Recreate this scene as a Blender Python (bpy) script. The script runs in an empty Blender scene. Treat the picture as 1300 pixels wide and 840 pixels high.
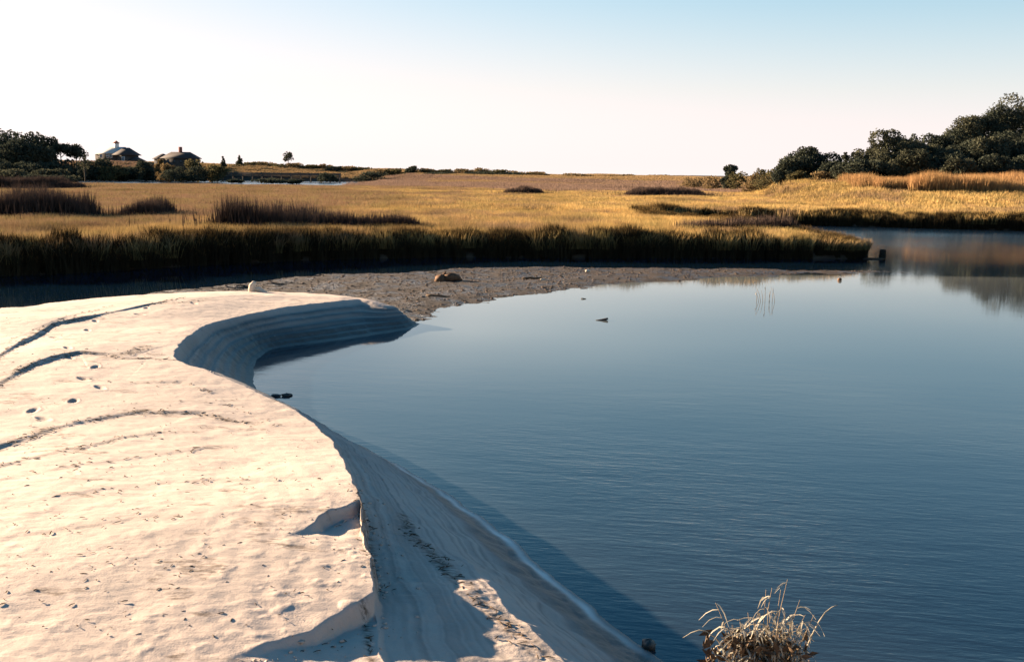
import bpy, math, random
import numpy as np
from mathutils import Vector, Matrix

random.seed(7)
rng = np.random.default_rng(7)
sc = bpy.context.scene
COL = sc.collection

# ------------------------------------------------------------------ camera
CAM_H = 4.5
FPX = 1276.0                                    # focal length in pixels of a 1300 px wide frame
PITCH = math.atan(200 / FPX)
ROLL = 0.0100
fwd = np.array([0, math.cos(PITCH), -math.sin(PITCH)])
up0 = np.array([0, math.sin(PITCH), math.cos(PITCH)])
rt0 = np.array([1.0, 0, 0])
RT = rt0 * math.cos(ROLL) + up0 * math.sin(ROLL)
UP = up0 * math.cos(ROLL) - rt0 * math.sin(ROLL)
cam = bpy.data.cameras.new('camera')
cam_ob = bpy.data.objects.new('camera', cam)
COL.objects.link(cam_ob)
cam.sensor_width = 36.0
cam.lens = 36.0 * FPX / 1300.0
cam.clip_start = 0.1
cam.clip_end = 9000
M = Matrix(((RT[0], UP[0], -fwd[0], 0), (RT[1], UP[1], -fwd[1], 0), (RT[2], UP[2], -fwd[2], CAM_H), (0, 0, 0, 1)))
cam_ob.matrix_world = M
sc.camera = cam_ob

# ------------------------------------------------------------------ light
SUN_AZ = -61.0                                   # degrees clockwise from the view direction (+Y)
SUN_EL = 14.0
world = bpy.data.worlds.new('World')
sc.world = world
world.use_nodes = True
wn = world.node_tree.nodes
wl = world.node_tree.links
sky = wn.new('ShaderNodeTexSky')
sky.sky_type = 'NISHITA'
sky.sun_disc = False
sky.sun_elevation = math.radians(SUN_EL)
sky.sun_rotation = math.radians(SUN_AZ)
sky.altitude = 0
sky.air_density = 1.0
sky.dust_density = 0.3
sky.ozone_density = 3.0
sep = wn.new('ShaderNodeSeparateColor'); com = wn.new('ShaderNodeCombineColor')
wl.new(sky.outputs[0], sep.inputs[0])
def wmath(op, a_, b_):
    m_ = wn.new('ShaderNodeMath'); m_.operation = op
    for k_, v_ in enumerate((a_, b_)):
        if isinstance(v_, (int, float)): m_.inputs[k_].default_value = v_
        else: wl.new(v_, m_.inputs[k_])
    return m_.outputs[0]
SKY_GAIN = 4.4                                   # the sky's brightness range is rolled off softly, as slide film does
chan = [sep.outputs[0], sep.outputs[1], sep.outputs[2]]
chan[1] = wmath('MAXIMUM', chan[1], wmath('MULTIPLY', chan[0], .95))
chan[2] = wmath('MAXIMUM', chan[2], wmath('MULTIPLY', chan[1], 1.03))
tc = wn.new('ShaderNodeTexCoord'); sx = wn.new('ShaderNodeSeparateXYZ')
wl.new(tc.outputs['Generated'], sx.inputs[0])
el_ = wmath('ABSOLUTE', sx.outputs[2], 0.0)
haze = wmath('MULTIPLY', wmath('EXPONENT', wmath('MULTIPLY', el_, -9.0), 0.0), .88)   # pale hazy air low over the land, all round
for k_, (a_, p_, w_) in enumerate(((2.9, 2.6, 2.78), (3.85, 1.6, 2.60), (4.05, 1.4, 2.53))):
    q_ = wmath('POWER', wmath('DIVIDE', chan[k_], a_), p_)
    c_ = wmath('MULTIPLY', wmath('DIVIDE', q_, wmath('ADD', q_, 1.0)), SKY_GAIN)
    c_ = wmath('ADD', wmath('MULTIPLY', c_, wmath('SUBTRACT', 1.0, haze)), wmath('MULTIPLY', haze, w_))
    wl.new(c_, com.inputs[k_])
wl.new(com.outputs[0], wn['Background'].inputs[0])
wn['Background'].inputs[1].default_value = 0.06
sun = bpy.data.lights.new('sun', 'SUN')
sun.energy = 5.0
sun.angle = math.radians(0.53)
sun.color = (1.0, 0.76, 0.53)
sun_ob = bpy.data.objects.new('sun', sun)
COL.objects.link(sun_ob)
a, e = math.radians(SUN_AZ), math.radians(SUN_EL)
sdir = Vector((math.sin(a) * math.cos(e), math.cos(a) * math.cos(e), math.sin(e)))
sun_ob.rotation_euler = sdir.to_track_quat('Z', 'Y').to_euler()
sc.view_settings.view_transform = 'Standard'
sc.view_settings.look = 'None'
sc.view_settings.exposure = 2.62
sc.view_settings.gamma = 1.0

# ------------------------------------------------------------------ helpers
def ray(u, v):
    return RT * (u - 650) / FPX + fwd - UP * (v - 420) / FPX

def P(u, v, z=0.0):                              # point of a horizontal plane seen at a pixel of the photo
    d = ray(u, v)
    t = (z - CAM_H) / d[2]
    return np.array([d[0] * t, d[1] * t])

def at(u, v, dist):                              # point at a given distance ahead seen at a pixel
    d = ray(u, v)
    t = dist / d[1]
    return np.array([d[0] * t, dist, CAM_H + d[2] * t])

def sstep(a, b, x):
    t = np.clip((x - a) / (b - a), 0, 1)
    return t * t * (3 - 2 * t)

def pdist(x, y, poly, closed=False):
    """distance from points to a polyline and arc position of the nearest point"""
    p = np.asarray(poly, float)
    if closed:
        p = np.vstack([p, p[:1]])
    best = np.full(x.shape, 1e9)
    arc = np.zeros(x.shape)
    side = np.zeros(x.shape)
    s0 = 0.0
    for (ax, ay), (bx, by) in zip(p[:-1], p[1:]):
        dx, dy = bx - ax, by - ay
        L2 = dx * dx + dy * dy
        L = math.sqrt(L2)
        if L < 1e-9:
            continue
        t = np.clip(((x - ax) * dx + (y - ay) * dy) / L2, 0, 1)
        d = np.hypot(x - ax - t * dx, y - ay - t * dy)
        m = d < best
        best = np.where(m, d, best)
        arc = np.where(m, s0 + t * L, arc)
        side = np.where(m, np.sign(dx * (y - ay) - dy * (x - ax)), side)
        s0 += L
    return best, arc, side

def inside(x, y, poly):
    p = np.asarray(poly, float)
    r = np.zeros(x.shape, bool)
    n = len(p)
    for i in range(n):
        x0, y0 = p[i]
        x1, y1 = p[(i + 1) % n]
        if y0 == y1:
            continue
        c = ((y0 > y) != (y1 > y)) & (x < (x1 - x0) * (y - y0) / (y1 - y0) + x0)
        r ^= c
    return r

def smooth_line(pts, n=6):
    """Catmull-Rom through control points (any number of columns)"""
    p = np.asarray(pts, float)
    q = np.vstack([2 * p[0] - p[1], p, 2 * p[-1] - p[-2]])
    out = []
    for i in range(1, len(q) - 2):
        for k in range(n):
            t = k / n
            out.append(0.5 * (2 * q[i] + (q[i + 1] - q[i - 1]) * t + (2 * q[i - 1] - 5 * q[i] + 4 * q[i + 1] - q[i + 2]) * t * t
                              + (3 * q[i] - q[i - 1] - 3 * q[i + 1] + q[i + 2]) * t ** 3))
    out.append(p[-1])
    return np.array(out)

class Noise:
    """smooth value noise on a lattice, vectorised"""
    def __init__(self, seed, n=256):
        self.t = np.random.default_rng(seed).random((n, n)) * 2 - 1
        self.n = n
    def __call__(self, x, y):
        xi = np.floor(x).astype(int); yi = np.floor(y).astype(int)
        fx = x - xi; fy = y - yi
        fx = fx * fx * (3 - 2 * fx); fy = fy * fy * (3 - 2 * fy)
        n = self.n; t = self.t
        a = t[xi % n, yi % n]; b = t[(xi + 1) % n, yi % n]
        c = t[xi % n, (yi + 1) % n]; d = t[(xi + 1) % n, (yi + 1) % n]
        return (a * (1 - fx) + b * fx) * (1 - fy) + (c * (1 - fx) + d * fx) * fy
    def fbm(self, x, y, o=4):
        s = 0; am = 1.0
        for k in range(o):
            s = s + am * self(x * 2 ** k + 17.3 * k, y * 2 ** k + 5.1 * k)
            am *= 0.5
        return s
NZ = Noise(3); NZ2 = Noise(11)

def new_mesh(name, verts, faces, mat=None, attrs=None, smooth=False):
    """verts (N,3); faces: list of int arrays, each (M,3) or (M,4)"""
    me = bpy.data.meshes.new(name)
    verts = np.asarray(verts, np.float32)
    faces = [np.asarray(f, np.int32) for f in faces if len(f)]
    me.vertices.add(len(verts))
    me.vertices.foreach_set('co', verts.ravel())
    nl = sum(f.size for f in faces); nf = sum(len(f) for f in faces)
    me.loops.add(nl); me.polygons.add(nf)
    me.loops.foreach_set('vertex_index', np.concatenate([f.ravel() for f in faces]))
    tot = np.concatenate([np.full(len(f), f.shape[1], np.int32) for f in faces])
    st = np.concatenate([[0], np.cumsum(tot)[:-1]]).astype(np.int32)
    me.polygons.foreach_set('loop_start', st)
    if smooth:
        me.polygons.foreach_set('use_smooth', np.ones(nf, bool))
    for k, vals in (attrs or {}).items():
        at_ = me.attributes.new(k, 'FLOAT', 'POINT')
        at_.data.foreach_set('value', np.asarray(vals, np.float32))
    me.update(calc_edges=True)
    me.validate()
    if mat:
        me.materials.append(mat)
    return me

def link(name, me, parent=None, loc=None):
    o = bpy.data.objects.new(name, me)
    COL.objects.link(o)
    if parent:
        o.parent = parent
    if loc is not None:
        o.location = loc
    return o

def tag(o, label=None, cat=None, group=None, kind=None):
    if label: o['label'] = label
    if cat: o['category'] = cat
    if group: o['group'] = group
    if kind: o['kind'] = kind
    return o

def thing(name, label, cat, loc=(0, 0, 0), rotz=0.0, group=None):
    o = bpy.data.objects.new(name, None)
    o.empty_display_size = 0.3
    COL.objects.link(o)
    o.location = loc
    o.rotation_euler = (0, 0, rotz)
    return tag(o, label, cat, group)

class MB:
    """collects shapes into one mesh"""
    def __init__(self):
        self.v = []; self.f3 = []; self.f4 = []; self.h = []; self.n = 0
    def add(self, v, f3=None, f4=None, h=None):
        v = np.asarray(v, float)
        if f3 is not None and len(f3): self.f3.append(np.asarray(f3) + self.n)
        if f4 is not None and len(f4): self.f4.append(np.asarray(f4) + self.n)
        self.v.append(v)
        self.h.append(np.zeros(len(v)) if h is None else np.asarray(h, float))
        self.n += len(v)
    def box(self, c, s, rz=0.0, bev=0.0):
        c = np.array(c, float); s = np.array(s, float) / 2
        if bev <= 0:
            k = np.array([[x, y, z] for z in (-1, 1) for y in (-1, 1) for x in (-1, 1)]) * s
            f = [[0, 2, 3, 1], [4, 5, 7, 6], [0, 1, 5, 4], [2, 6, 7, 3], [0, 4, 6, 2], [1, 3, 7, 5]]
        else:
            k = []
            for z in (-1, 1):
                for (x, y) in ((-1, -1), (1, -1), (1, 1), (-1, 1)):
                    k.append([x * s[0], y * s[1], z * (s[2] - bev)])
            for z in (-1, 1):
                for (x, y) in ((-1, -1), (1, -1), (1, 1), (-1, 1)):
                    k.append([x * (s[0] - bev), y * (s[1] - bev), z * s[2]])
            k = np.array(k)
            f = [[i, (i + 1) % 4, 4 + (i + 1) % 4, 4 + i] for i in range(4)]
            f += [[4 + i, 4 + (i + 1) % 4, 12 + (i + 1) % 4, 12 + i] for i in range(4)]
            f += [[(i + 1) % 4, i, 8 + i, 8 + (i + 1) % 4] for i in range(4)]
            f += [[12, 13, 14, 15], [11, 10, 9, 8]]
        cz, sz = math.cos(rz), math.sin(rz)
        k = np.column_stack([k[:, 0] * cz - k[:, 1] * sz, k[:, 0] * sz + k[:, 1] * cz, k[:, 2]]) + c
        self.add(k, f4=f)
    def tube(self, pts, rad, n=6, h=None):
        pts = np.asarray(pts, float)
        m = len(pts)
        rad = np.broadcast_to(np.asarray(rad, float), (m,))
        vs = []
        for i in range(m):
            t = pts[min(i + 1, m - 1)] - pts[max(i - 1, 0)]
            t /= (np.linalg.norm(t) + 1e-9)
            a_ = np.array([1, 0, 0]) if abs(t[0]) < 0.8 else np.array([0, 1, 0])
            u = np.cross(t, a_); u /= np.linalg.norm(u)
            w = np.cross(t, u)
            for k in range(n):
                an = 2 * math.pi * k / n
                vs.append(pts[i] + rad[i] * (math.cos(an) * u + math.sin(an) * w))
        f4 = [[i * n + k, i * n + (k + 1) % n, (i + 1) * n + (k + 1) % n, (i + 1) * n + k] for i in range(m - 1) for k in range(n)]
        vs += [pts[0], pts[-1]]
        f3 = [[m * n, (k + 1) % n, k] for k in range(n)] + [[m * n + 1, (m - 1) * n + k, (m - 1) * n + (k + 1) % n] for k in range(n)]
        self.add(vs, f3, f4, None if h is None else np.concatenate([np.repeat(h, n), [h[0], h[-1]]]))
    def prism(self, poly, y0, y1):
        """polygon in (x, z) extruded along y"""
        n = len(poly)
        v = [[p[0], y0, p[1]] for p in poly] + [[p[0], y1, p[1]] for p in poly]
        f4 = [[i, (i + 1) % n, n + (i + 1) % n, n + i] for i in range(n)]
        f3 = [[0, i + 1, i] for i in range(1, n - 1)] + [[n, n + i, n + i + 1] for i in range(1, n - 1)]
        self.add(v, f3, f4)
    def lump(self, c, s, seed=0, nu=10, nv=7, rough=0.25):
        r = np.random.default_rng(seed)
        v = []
        ph = r.random(4) * 6.28
        for j in range(nv + 1):
            th = math.pi * j / nv
            for i in range(nu):
                a_ = 2 * math.pi * i / nu
                k = 1 + rough * (math.sin(2 * a_ + ph[0]) * math.sin(th) * .5 + math.sin(3 * a_ + 2 * th + ph[1]) * .35 + (r.random() - .5) * .9 * math.sin(th))
                v.append([c[0] + s[0] * k * math.sin(th) * math.cos(a_), c[1] + s[1] * k * math.sin(th) * math.sin(a_), c[2] + s[2] * k * math.cos(th)])
        f4 = [[j * nu + i, (j + 1) * nu + i, (j + 1) * nu + (i + 1) % nu, j * nu + (i + 1) % nu] for j in range(nv) for i in range(nu)]
        self.add(v, f4=f4)
    def leaves(self, pts, size, seed=0, aspect=0.6, up=0.0):
        """one bent leaf-clump face per point, randomly turned"""
        r = np.random.default_rng(seed)
        pts = np.asarray(pts, float); n = len(pts)
        d = r.normal(size=(n, 3)); d[:, 2] += up; d /= np.linalg.norm(d, axis=1)[:, None]
        q = r.normal(size=(n, 3)); w = np.cross(d, q); w /= np.linalg.norm(w, axis=1)[:, None]
        nn = np.cross(d, w)
        s = size * (0.6 + 0.8 * r.random(n))[:, None]
        v = np.stack([pts - d * s * .5, pts + w * s * aspect * .5 + nn * s * .12, pts + d * s * .5, pts - w * s * aspect * .5 + nn * s * .12], 1).reshape(-1, 3)
        i = np.arange(n) * 4
        f = np.concatenate([np.stack([i, i + 1, i + 2], 1), np.stack([i, i + 2, i + 3], 1)])
        self.add(v, f3=f, h=np.repeat(r.random(n), 4))
    def blades(self, base, ht, width, lean, seed=0):
        """grass blades: base (N,3), height (N,), lean (N,2) horizontal offset of the tip"""
        r = np.random.default_rng(seed)
        base = np.asarray(base, float); n = len(base)
        an = r.random(n) * 2 * math.pi
        s = np.column_stack([np.cos(an), np.sin(an), np.zeros(n)]) * (np.broadcast_to(width, (n,))[:, None] * .5)
        ln = np.column_stack([lean, np.zeros(n)])
        z = np.zeros((n, 3)); z[:, 2] = ht
        mid = base + ln * .35 + z * .55
        tip = base + ln + z
        v = np.stack([base - s, base + s, mid - s * .85, mid + s * .85, tip], 1).reshape(-1, 3)
        i = np.arange(n) * 5
        f4 = np.stack([i, i + 1, i + 3, i + 2], 1)
        f3 = np.stack([i + 2, i + 3, i + 4], 1)
        self.add(v, f3, f4, np.tile([0, 0, .55, .55, 1.0], n))
    def mesh(self, name, mat, smooth=False):
        fs = []
        if self.f4: fs.append(np.concatenate(self.f4))
        if self.f3: fs.append(np.concatenate(self.f3))
        return new_mesh(name, np.concatenate(self.v), fs, mat, {'h': np.concatenate(self.h)}, smooth)
    def build(self, name, mat, parent=None, smooth=False, loc=None):
        return link(name, self.mesh(name, mat, smooth), parent, loc)

# ------------------------------------------------------------------ materials
class NT:
    def __init__(self, name):
        self.m = bpy.data.materials.new(name)
        self.m.use_nodes = True
        self.t = self.m.node_tree
        self.b = self.t.nodes['Principled BSDF']
        self.out = self.t.nodes['Material Output']
    def n(self, ty, **kw):
        x = self.t.nodes.new(ty)
        for k, v in kw.items():
            setattr(x, k, v)
        return x
    def l(self, a_, b_):
        self.t.links.new(a_, b_)
    def pos(self):
        return self.n('ShaderNodeNewGeometry').outputs['Position']
    def noise(self, scale, vec=None, detail=4, rough=.55, stretch=None):
        nz = self.n('ShaderNodeTexNoise')
        nz.inputs['Scale'].default_value = scale
        nz.inputs['Detail'].default_value = detail
        nz.inputs['Roughness'].default_value = rough
        v = vec if vec is not None else self.pos()
        if stretch:
            mp = self.n('ShaderNodeMapping')
            mp.inputs['Scale'].default_value = stretch
            self.l(v, mp.inputs['Vector']); v = mp.outputs[0]
        self.l(v, nz.inputs['Vector'])
        return nz.outputs['Fac']
    def ramp(self, fac, stops):
        r = self.n('ShaderNodeValToRGB')
        el = r.color_ramp.elements
        while len(el) < len(stops): el.new(0.5)
        for k, (p, c) in enumerate(stops):
            el[k].position = p
            el[k].color = (*c, 1) if len(c) == 3 else c
        self.l(fac, r.inputs[0])
        return r.outputs[0]
    def mix(self, fac, a_, b_, blend='MIX'):
        x = self.n('ShaderNodeMix', data_type='RGBA', blend_type=blend)
        for s, v in ((x.inputs[0], fac), (x.inputs[6], a_), (x.inputs[7], b_)):
            if isinstance(v, (int, float)): s.default_value = v
            elif isinstance(v, tuple): s.default_value = (*v, 1)
            else: self.l(v, s)
        return x.outputs[2]
    def attr(self, name):
        x = self.n('ShaderNodeAttribute'); x.attribute_name = name
        return x.outputs['Fac']
    def math(self, op, a_, b_=0.0, clamp=False):
        x = self.n('ShaderNodeMath', operation=op, use_clamp=clamp)
        for s, v in ((x.inputs[0], a_), (x.inputs[1], b_)):
            if isinstance(v, (int, float)): s.default_value = v
            else: self.l(v, s)
        return x.outputs[0]
    def bump(self, h, strength=.5, dist=.02, normal=None):
        x = self.n('ShaderNodeBump')
        x.inputs['Strength'].default_value = strength
        x.inputs['Distance'].default_value = dist
        self.l(h, x.inputs['Height'])
        if normal is not None: self.l(normal, x.inputs['Normal'])
        return x.outputs[0]
    def base(self, col, rough=.9, spec=.2):
        if isinstance(col, tuple): self.b.inputs['Base Color'].default_value = (*col, 1)
        else: self.l(col, self.b.inputs['Base Color'])
        if isinstance(rough, (int, float)): self.b.inputs['Roughness'].default_value = rough
        else: self.l(rough, self.b.inputs['Roughness'])
        self.b.inputs['Specular IOR Level'].default_value = spec
        return self.m

def leafy(name, dark, light, transl=.3, scale=.35, byh=False, tip=None, rise=(.3, .75), tip2=None):
    """foliage / grass: diffuse plus light passing through the leaf"""
    t = NT(name)
    nz = t.noise(scale, detail=3)
    c = t.ramp(nz, [(.3, dark), (.7, light)])
    if byh:
        if tip2:
            sp = t.n('ShaderNodeSeparateXYZ'); t.l(t.pos(), sp.inputs[0])
            mr = t.n('ShaderNodeMapRange'); t.l(sp.outputs[0], mr.inputs[0])
            mr.inputs[1].default_value = 8; mr.inputs[2].default_value = -40; mr.inputs[3].default_value = -.12; mr.inputs[4].default_value = .2
            f2 = t.math('ADD', t.noise(.055, detail=5, rough=.65, stretch=(1, .45, 1)), mr.outputs[0])
            tip = t.mix(t.ramp(f2, [(.42, (0, 0, 0)), (.58, (1, 1, 1))]), tip, tip2)
            f3 = t.noise(.5, detail=3, rough=.6)
            tip = t.mix(t.ramp(f3, [(.42, (0, 0, 0)), (.66, (.85, .85, .85))]), tip, (.26, .215, .085))
            f4 = t.noise(.16, detail=4, rough=.7, stretch=(1, .5, 1))
            tip = t.mix(t.ramp(f4, [(.49, (0, 0, 0)), (.62, (.8, .8, .8))]), tip, (.24, .155, .10))
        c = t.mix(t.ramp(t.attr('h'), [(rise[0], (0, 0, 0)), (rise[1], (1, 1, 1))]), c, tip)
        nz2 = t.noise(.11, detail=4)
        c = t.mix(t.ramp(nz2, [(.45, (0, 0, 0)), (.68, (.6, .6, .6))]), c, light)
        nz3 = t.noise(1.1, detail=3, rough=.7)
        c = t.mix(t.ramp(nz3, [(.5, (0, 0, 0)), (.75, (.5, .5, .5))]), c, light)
    else:
        hv = t.attr('h')
        c = t.mix(.35, c, t.ramp(hv, [(0, dark), (1, light)]))
    d = t.n('ShaderNodeBsdfDiffuse'); t.l(c, d.inputs[0])
    tr = t.n('ShaderNodeBsdfTranslucent'); t.l(c, tr.inputs[0])
    mx = t.n('ShaderNodeMixShader'); mx.inputs[0].default_value = transl
    t.l(d.outputs[0], mx.inputs[1]); t.l(tr.outputs[0], mx.inputs[2])
    t.l(mx.outputs[0], t.out.inputs[0])
    t.t.nodes.remove(t.b)
    return t.m

def mat_sand():
    t = NT('pale_beach_sand')
    big = t.noise(.38, detail=8, rough=.68, stretch=(1, 1.5, 1))
    c = t.ramp(big, [(.32, (.355, .295, .247)), (.62, (.465, .376, .308))])
    grain = t.noise(60, detail=3, rough=.7)
    c = t.mix(t.ramp(grain, [(.55, (0, 0, 0)), (.85, (.40, .40, .40))]), c, (.22, .16, .11))
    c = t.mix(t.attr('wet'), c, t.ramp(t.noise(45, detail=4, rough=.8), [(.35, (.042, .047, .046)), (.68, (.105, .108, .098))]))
    c = t.mix(t.attr('foam'), c, (.66, .62, .55))
    wr = t.math('MULTIPLY', t.attr('wrack'), t.ramp(t.noise(14, detail=4, rough=.7, stretch=(.6, 1.6, 1)), [(.42, (0, 0, 0)), (.6, (1, 1, 1))]), True)
    c = t.mix(wr, c, (.075, .05, .032))
    rough = t.math('SUBTRACT', .95, t.math('MULTIPLY', t.attr('wet'), .5))
    m = t.base(c, rough, .25)
    n1 = t.bump(t.noise(9, detail=5, rough=.65, stretch=(1, 2.2, 1)), .18, .035)
    n2 = t.bump(grain, .28, .012, n1)
    t.l(n2, t.b.inputs['Normal'])
    return m

def mat_water():
    t = NT('creek_water')
    t.l(t.mix(t.attr('sheen_shallow'), (.0022, .0090, .0185), (.140, .150, .140)), t.b.inputs['Base Color'])  # pale colour holds painted sky reflection besides the shore shallows
    t.b.inputs['IOR'].default_value = 1.48
    p0 = t.pos()
    vr = t.n('ShaderNodeVectorRotate', rotation_type='Z_AXIS'); t.l(p0, vr.inputs['Vector']); vr.inputs['Angle'].default_value = .16
    p = vr.outputs[0]
    fine = t.noise(6.0, p, 3, .6, (.45, 1.7, 1))
    mid = t.noise(1.6, p, 3, .55, (.4, 1.3, 1))
    patch = t.noise(.12, p, 2, .5)
    sep = t.n('ShaderNodeSeparateXYZ'); t.l(p0, sep.inputs[0])
    mr = t.n('ShaderNodeMapRange', interpolation_type='SMOOTHSTEP')
    t.l(sep.outputs[1], mr.inputs[0])
    mr.inputs[1].default_value = 27; mr.inputs[2].default_value = 9
    mr.inputs[3].default_value = .04; mr.inputs[4].default_value = .78
    mf = t.n('ShaderNodeMapRange', interpolation_type='LINEAR'); t.l(sep.outputs[1], mf.inputs[0])
    mf.inputs[1].default_value = 48; mf.inputs[2].default_value = 300; mf.inputs[3].default_value = 0; mf.inputs[4].default_value = 3.5
    rr = t.n('ShaderNodeMapRange', interpolation_type='SMOOTHSTEP'); t.l(sep.outputs[1], rr.inputs[0])
    rr.inputs[1].default_value = 40; rr.inputs[2].default_value = 85; rr.inputs[3].default_value = .04; rr.inputs[4].default_value = .17
    t.l(rr.outputs[0], t.b.inputs['Roughness'])
    amp = t.math('MULTIPLY', t.math('MAXIMUM', mr.outputs[0], mf.outputs[0]), t.ramp(patch, [(.36, (.25, .25, .25)), (.62, (1.15, 1.15, 1.15))]))
    hgt = t.math('ADD', t.math('MULTIPLY', fine, .012), t.math('MULTIPLY', mid, .02))
    b = t.n('ShaderNodeBump'); b.inputs['Distance'].default_value = 1.0
    b.inputs['Strength'].default_value = 1.0
    t.l(t.math('MULTIPLY', hgt, amp), b.inputs['Height'])
    t.l(b.outputs[0], t.b.inputs['Normal'])
    return t.m

def mat_simple(name, c1, c2, scale=3, rough=.9, spec=.15, bump=.3, bdist=.02, stretch=None):
    t = NT(name)
    nz = t.noise(scale, detail=5, rough=.65, stretch=stretch)
    m = t.base(t.ramp(nz, [(.3, c1), (.7, c2)]), rough, spec)
    if bump: t.l(t.bump(nz, bump, bdist), t.b.inputs['Normal'])
    return m

def mat_mud():
    t = NT('brown_mudflat')
    nz = t.noise(2.2, detail=6, rough=.75)
    fine = t.noise(9, detail=6, rough=.85)
    c = t.ramp(nz, [(.35, (.014, .011, .009)), (.65, (.046, .034, .026))])
    c = t.mix(t.ramp(fine, [(.5, (0, 0, 0)), (.75, (.6, .6, .6))]), c, (.115, .08, .055))
    m = t.base(c, t.ramp(t.noise(.9, detail=5, rough=.7), [(.42, (.32, .32, .32)), (.56, (.9, .9, .9))]), .22)
    t.l(t.bump(fine, 1.0, .09), t.b.inputs['Normal'])
    return m

MAT = {
    'sand': mat_sand(), 'water': mat_water(), 'mud': mat_mud(),
    'ground': mat_simple('marsh_peat', (.030, .024, .018), (.075, .058, .040), 1.5, .95, .1, .6, .1),
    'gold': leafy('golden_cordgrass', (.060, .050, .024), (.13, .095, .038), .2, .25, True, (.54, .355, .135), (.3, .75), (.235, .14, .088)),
    'mauve': leafy('mauve_far_grass', (.10, .07, .052), (.16, .11, .08), .2, .08, True, (.235, .158, .115)),
    'reed': leafy('rusty_reed', (.15, .11, .05), (.25, .17, .075), .2, .3, True, (.36, .20, .09)),
    'rush': leafy('dark_rush', (.018, .014, .013), (.034, .025, .022), .08, .6, True, (.10, .070, .055), (.5, 1.1)),
    'dune': leafy('tan_dune_grass', (.15, .105, .055), (.23, .165, .085), .2, .06, True, (.30, .20, .10)),
    'pine': leafy('dark_pine_foliage', (.028, .033, .025), (.060, .066, .046), .2, .35),
    'oak': leafy('olive_oak_foliage', (.038, .041, .028), (.080, .080, .052), .22, .35),
    'scrub': leafy('olive_scrub_foliage', (.06, .055, .026), (.12, .10, .05), .3, .25),
    'tanscrub': leafy('tan_scrub_foliage', (.11, .08, .04), (.20, .14, .07), .3, .25),
    'bark': mat_simple('grey_bark', (.05, .04, .032), (.11, .09, .07), 6, .95, .1, .5, .03),
    'shingle': mat_simple('grey_shingle', (.045, .040, .036), (.075, .066, .058), 4, .9, .1, .4, .05, (1, 1, 4)),
    'roofpale': mat_simple('pale_roof_shingle', (.34, .33, .30), (.46, .44, .40), 3, .6, .3, .3, .03, (1, 1, 3)),
    'roofdark': mat_simple('brown_roof_shingle', (.035, .028, .026), (.06, .046, .04), 3, .85, .15, .3, .03, (1, 1, 3)),
    'trim': mat_simple('white_trim_paint', (.62, .62, .60), (.75, .75, .72), 5, .5, .4, 0),
    'glass': mat_simple('window_glass', (.05, .07, .09), (.07, .09, .11), 2, .08, .8, 0),
    'brick': mat_simple('red_chimney_brick', (.22, .085, .06), (.30, .12, .08), 6, .9, .1, .4, .03),
    'wood': mat_simple('weathered_timber', (.060, .050, .042), (.12, .10, .085), 5, .9, .15, .4, .02, (1, 1, 5)),
    'drift': mat_simple('bleached_driftwood', (.48, .38, .28), (.62, .50, .38), 7, .85, .2, .4, .02, (1, 1, 3)),
    'peat': mat_simple('brown_peat_clod', (.055, .033, .022), (.17, .092, .05), 6, .9, .15, .6, .03),
    'rushpost': mat_simple('rotten_dark_timber', (.010, .010, .008), (.026, .026, .02), 7, .95, .03, .4, .02, (1, 1, 3)),
    'clod': mat_simple('dark_mud_clod', (.02, .015, .012), (.15, .095, .06), 2.5, .85, .2, .5, .02),
    'shade_mud_stem': leafy('shade_and_mud_bank_grass', (.016, .013, .009), (.035, .028, .016), .12, .25, True, (.36, .22, .075), (.86, 1.02)),  # the bank's shade, along with mud stain, put into the stem colour
    'wrack': mat_simple('dry_wrack', (.045, .032, .022), (.12, .080, .048), 9, .9, .15, .3, .01),
    'stone': mat_simple('dark_wet_stone', (.025, .025, .022), (.06, .055, .045), 8, .5, .4, .4, .01),
    'straw': leafy('pale_dead_straw', (.25, .225, .17), (.50, .455, .36), .25, 9.0),
    'stem': leafy('dry_brown_stem', (.14, .105, .07), (.28, .22, .15), .1, 9.0),
}

# ------------------------------------------------------------------ water
def ring_plane(name, mat, z, x0, x1, y0, y1):
    return link(name, new_mesh(name, [[x0, y0, z], [x1, y0, z], [x1, y1, z], [x0, y1, z]], [[[0, 1, 2, 3]]], mat))
tag(ring_plane('creek_bed', MAT['ground'], -0.9, -2600, 2600, -80, 3600), 'dark muddy bed under the creek water', 'creek bed', kind='structure')

# ------------------------------------------------------------------ sand bank
# crest line of the bank: pixel, height, height of the little scarp below it
S_px = [(500, 393, .42, .03), (486, 387, .58, .05), (466, 381, .68, .08), (450, 379, .73, .10), (400, 385, .76, .12), (350, 392, .78, .12), (300, 402, .80, .13),
        (262, 413, .83, .16), (240, 426, .87, .22), (226, 440, .90, .22), (220, 452, .92, .16), (236, 462, .92, .03), (262, 470, .90, .02), (300, 486, .85, .02),
        (346, 507, .78, .02), (385, 528, .76, .02), (415, 553, .82, .05), (432, 577, .93, .10), (445, 603, 1.04, .17), (453, 622, 1.10, .23),
        (456, 637, 1.14, .25), (461, 670, 1.12, .25), (467, 705, 1.15, .26), (473, 740, 1.17, .26), (475, 762, 1.16, .24), (479, 795, 1.1, .10), (490, 840, 1.0, .0)]
S3 = np.array([[*P(u, v, z), z, dr] for u, v, z, dr in S_px])
S3 = np.vstack([S3, [[-.45, 5.3, .92, .0], [.8, 4.4, 1.3, .02], [3.5, 3.9, 1.5, .02], [9, 3.6, 1.6, .02], [24, 2.5, 1.7, .02]]])
F_px = [(0, 391, .95), (60, 385, .92), (150, 376, .86), (240, 371, .80), (320, 369.5, .78), (400, 372, .75), (440, 376, .72)]
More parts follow.
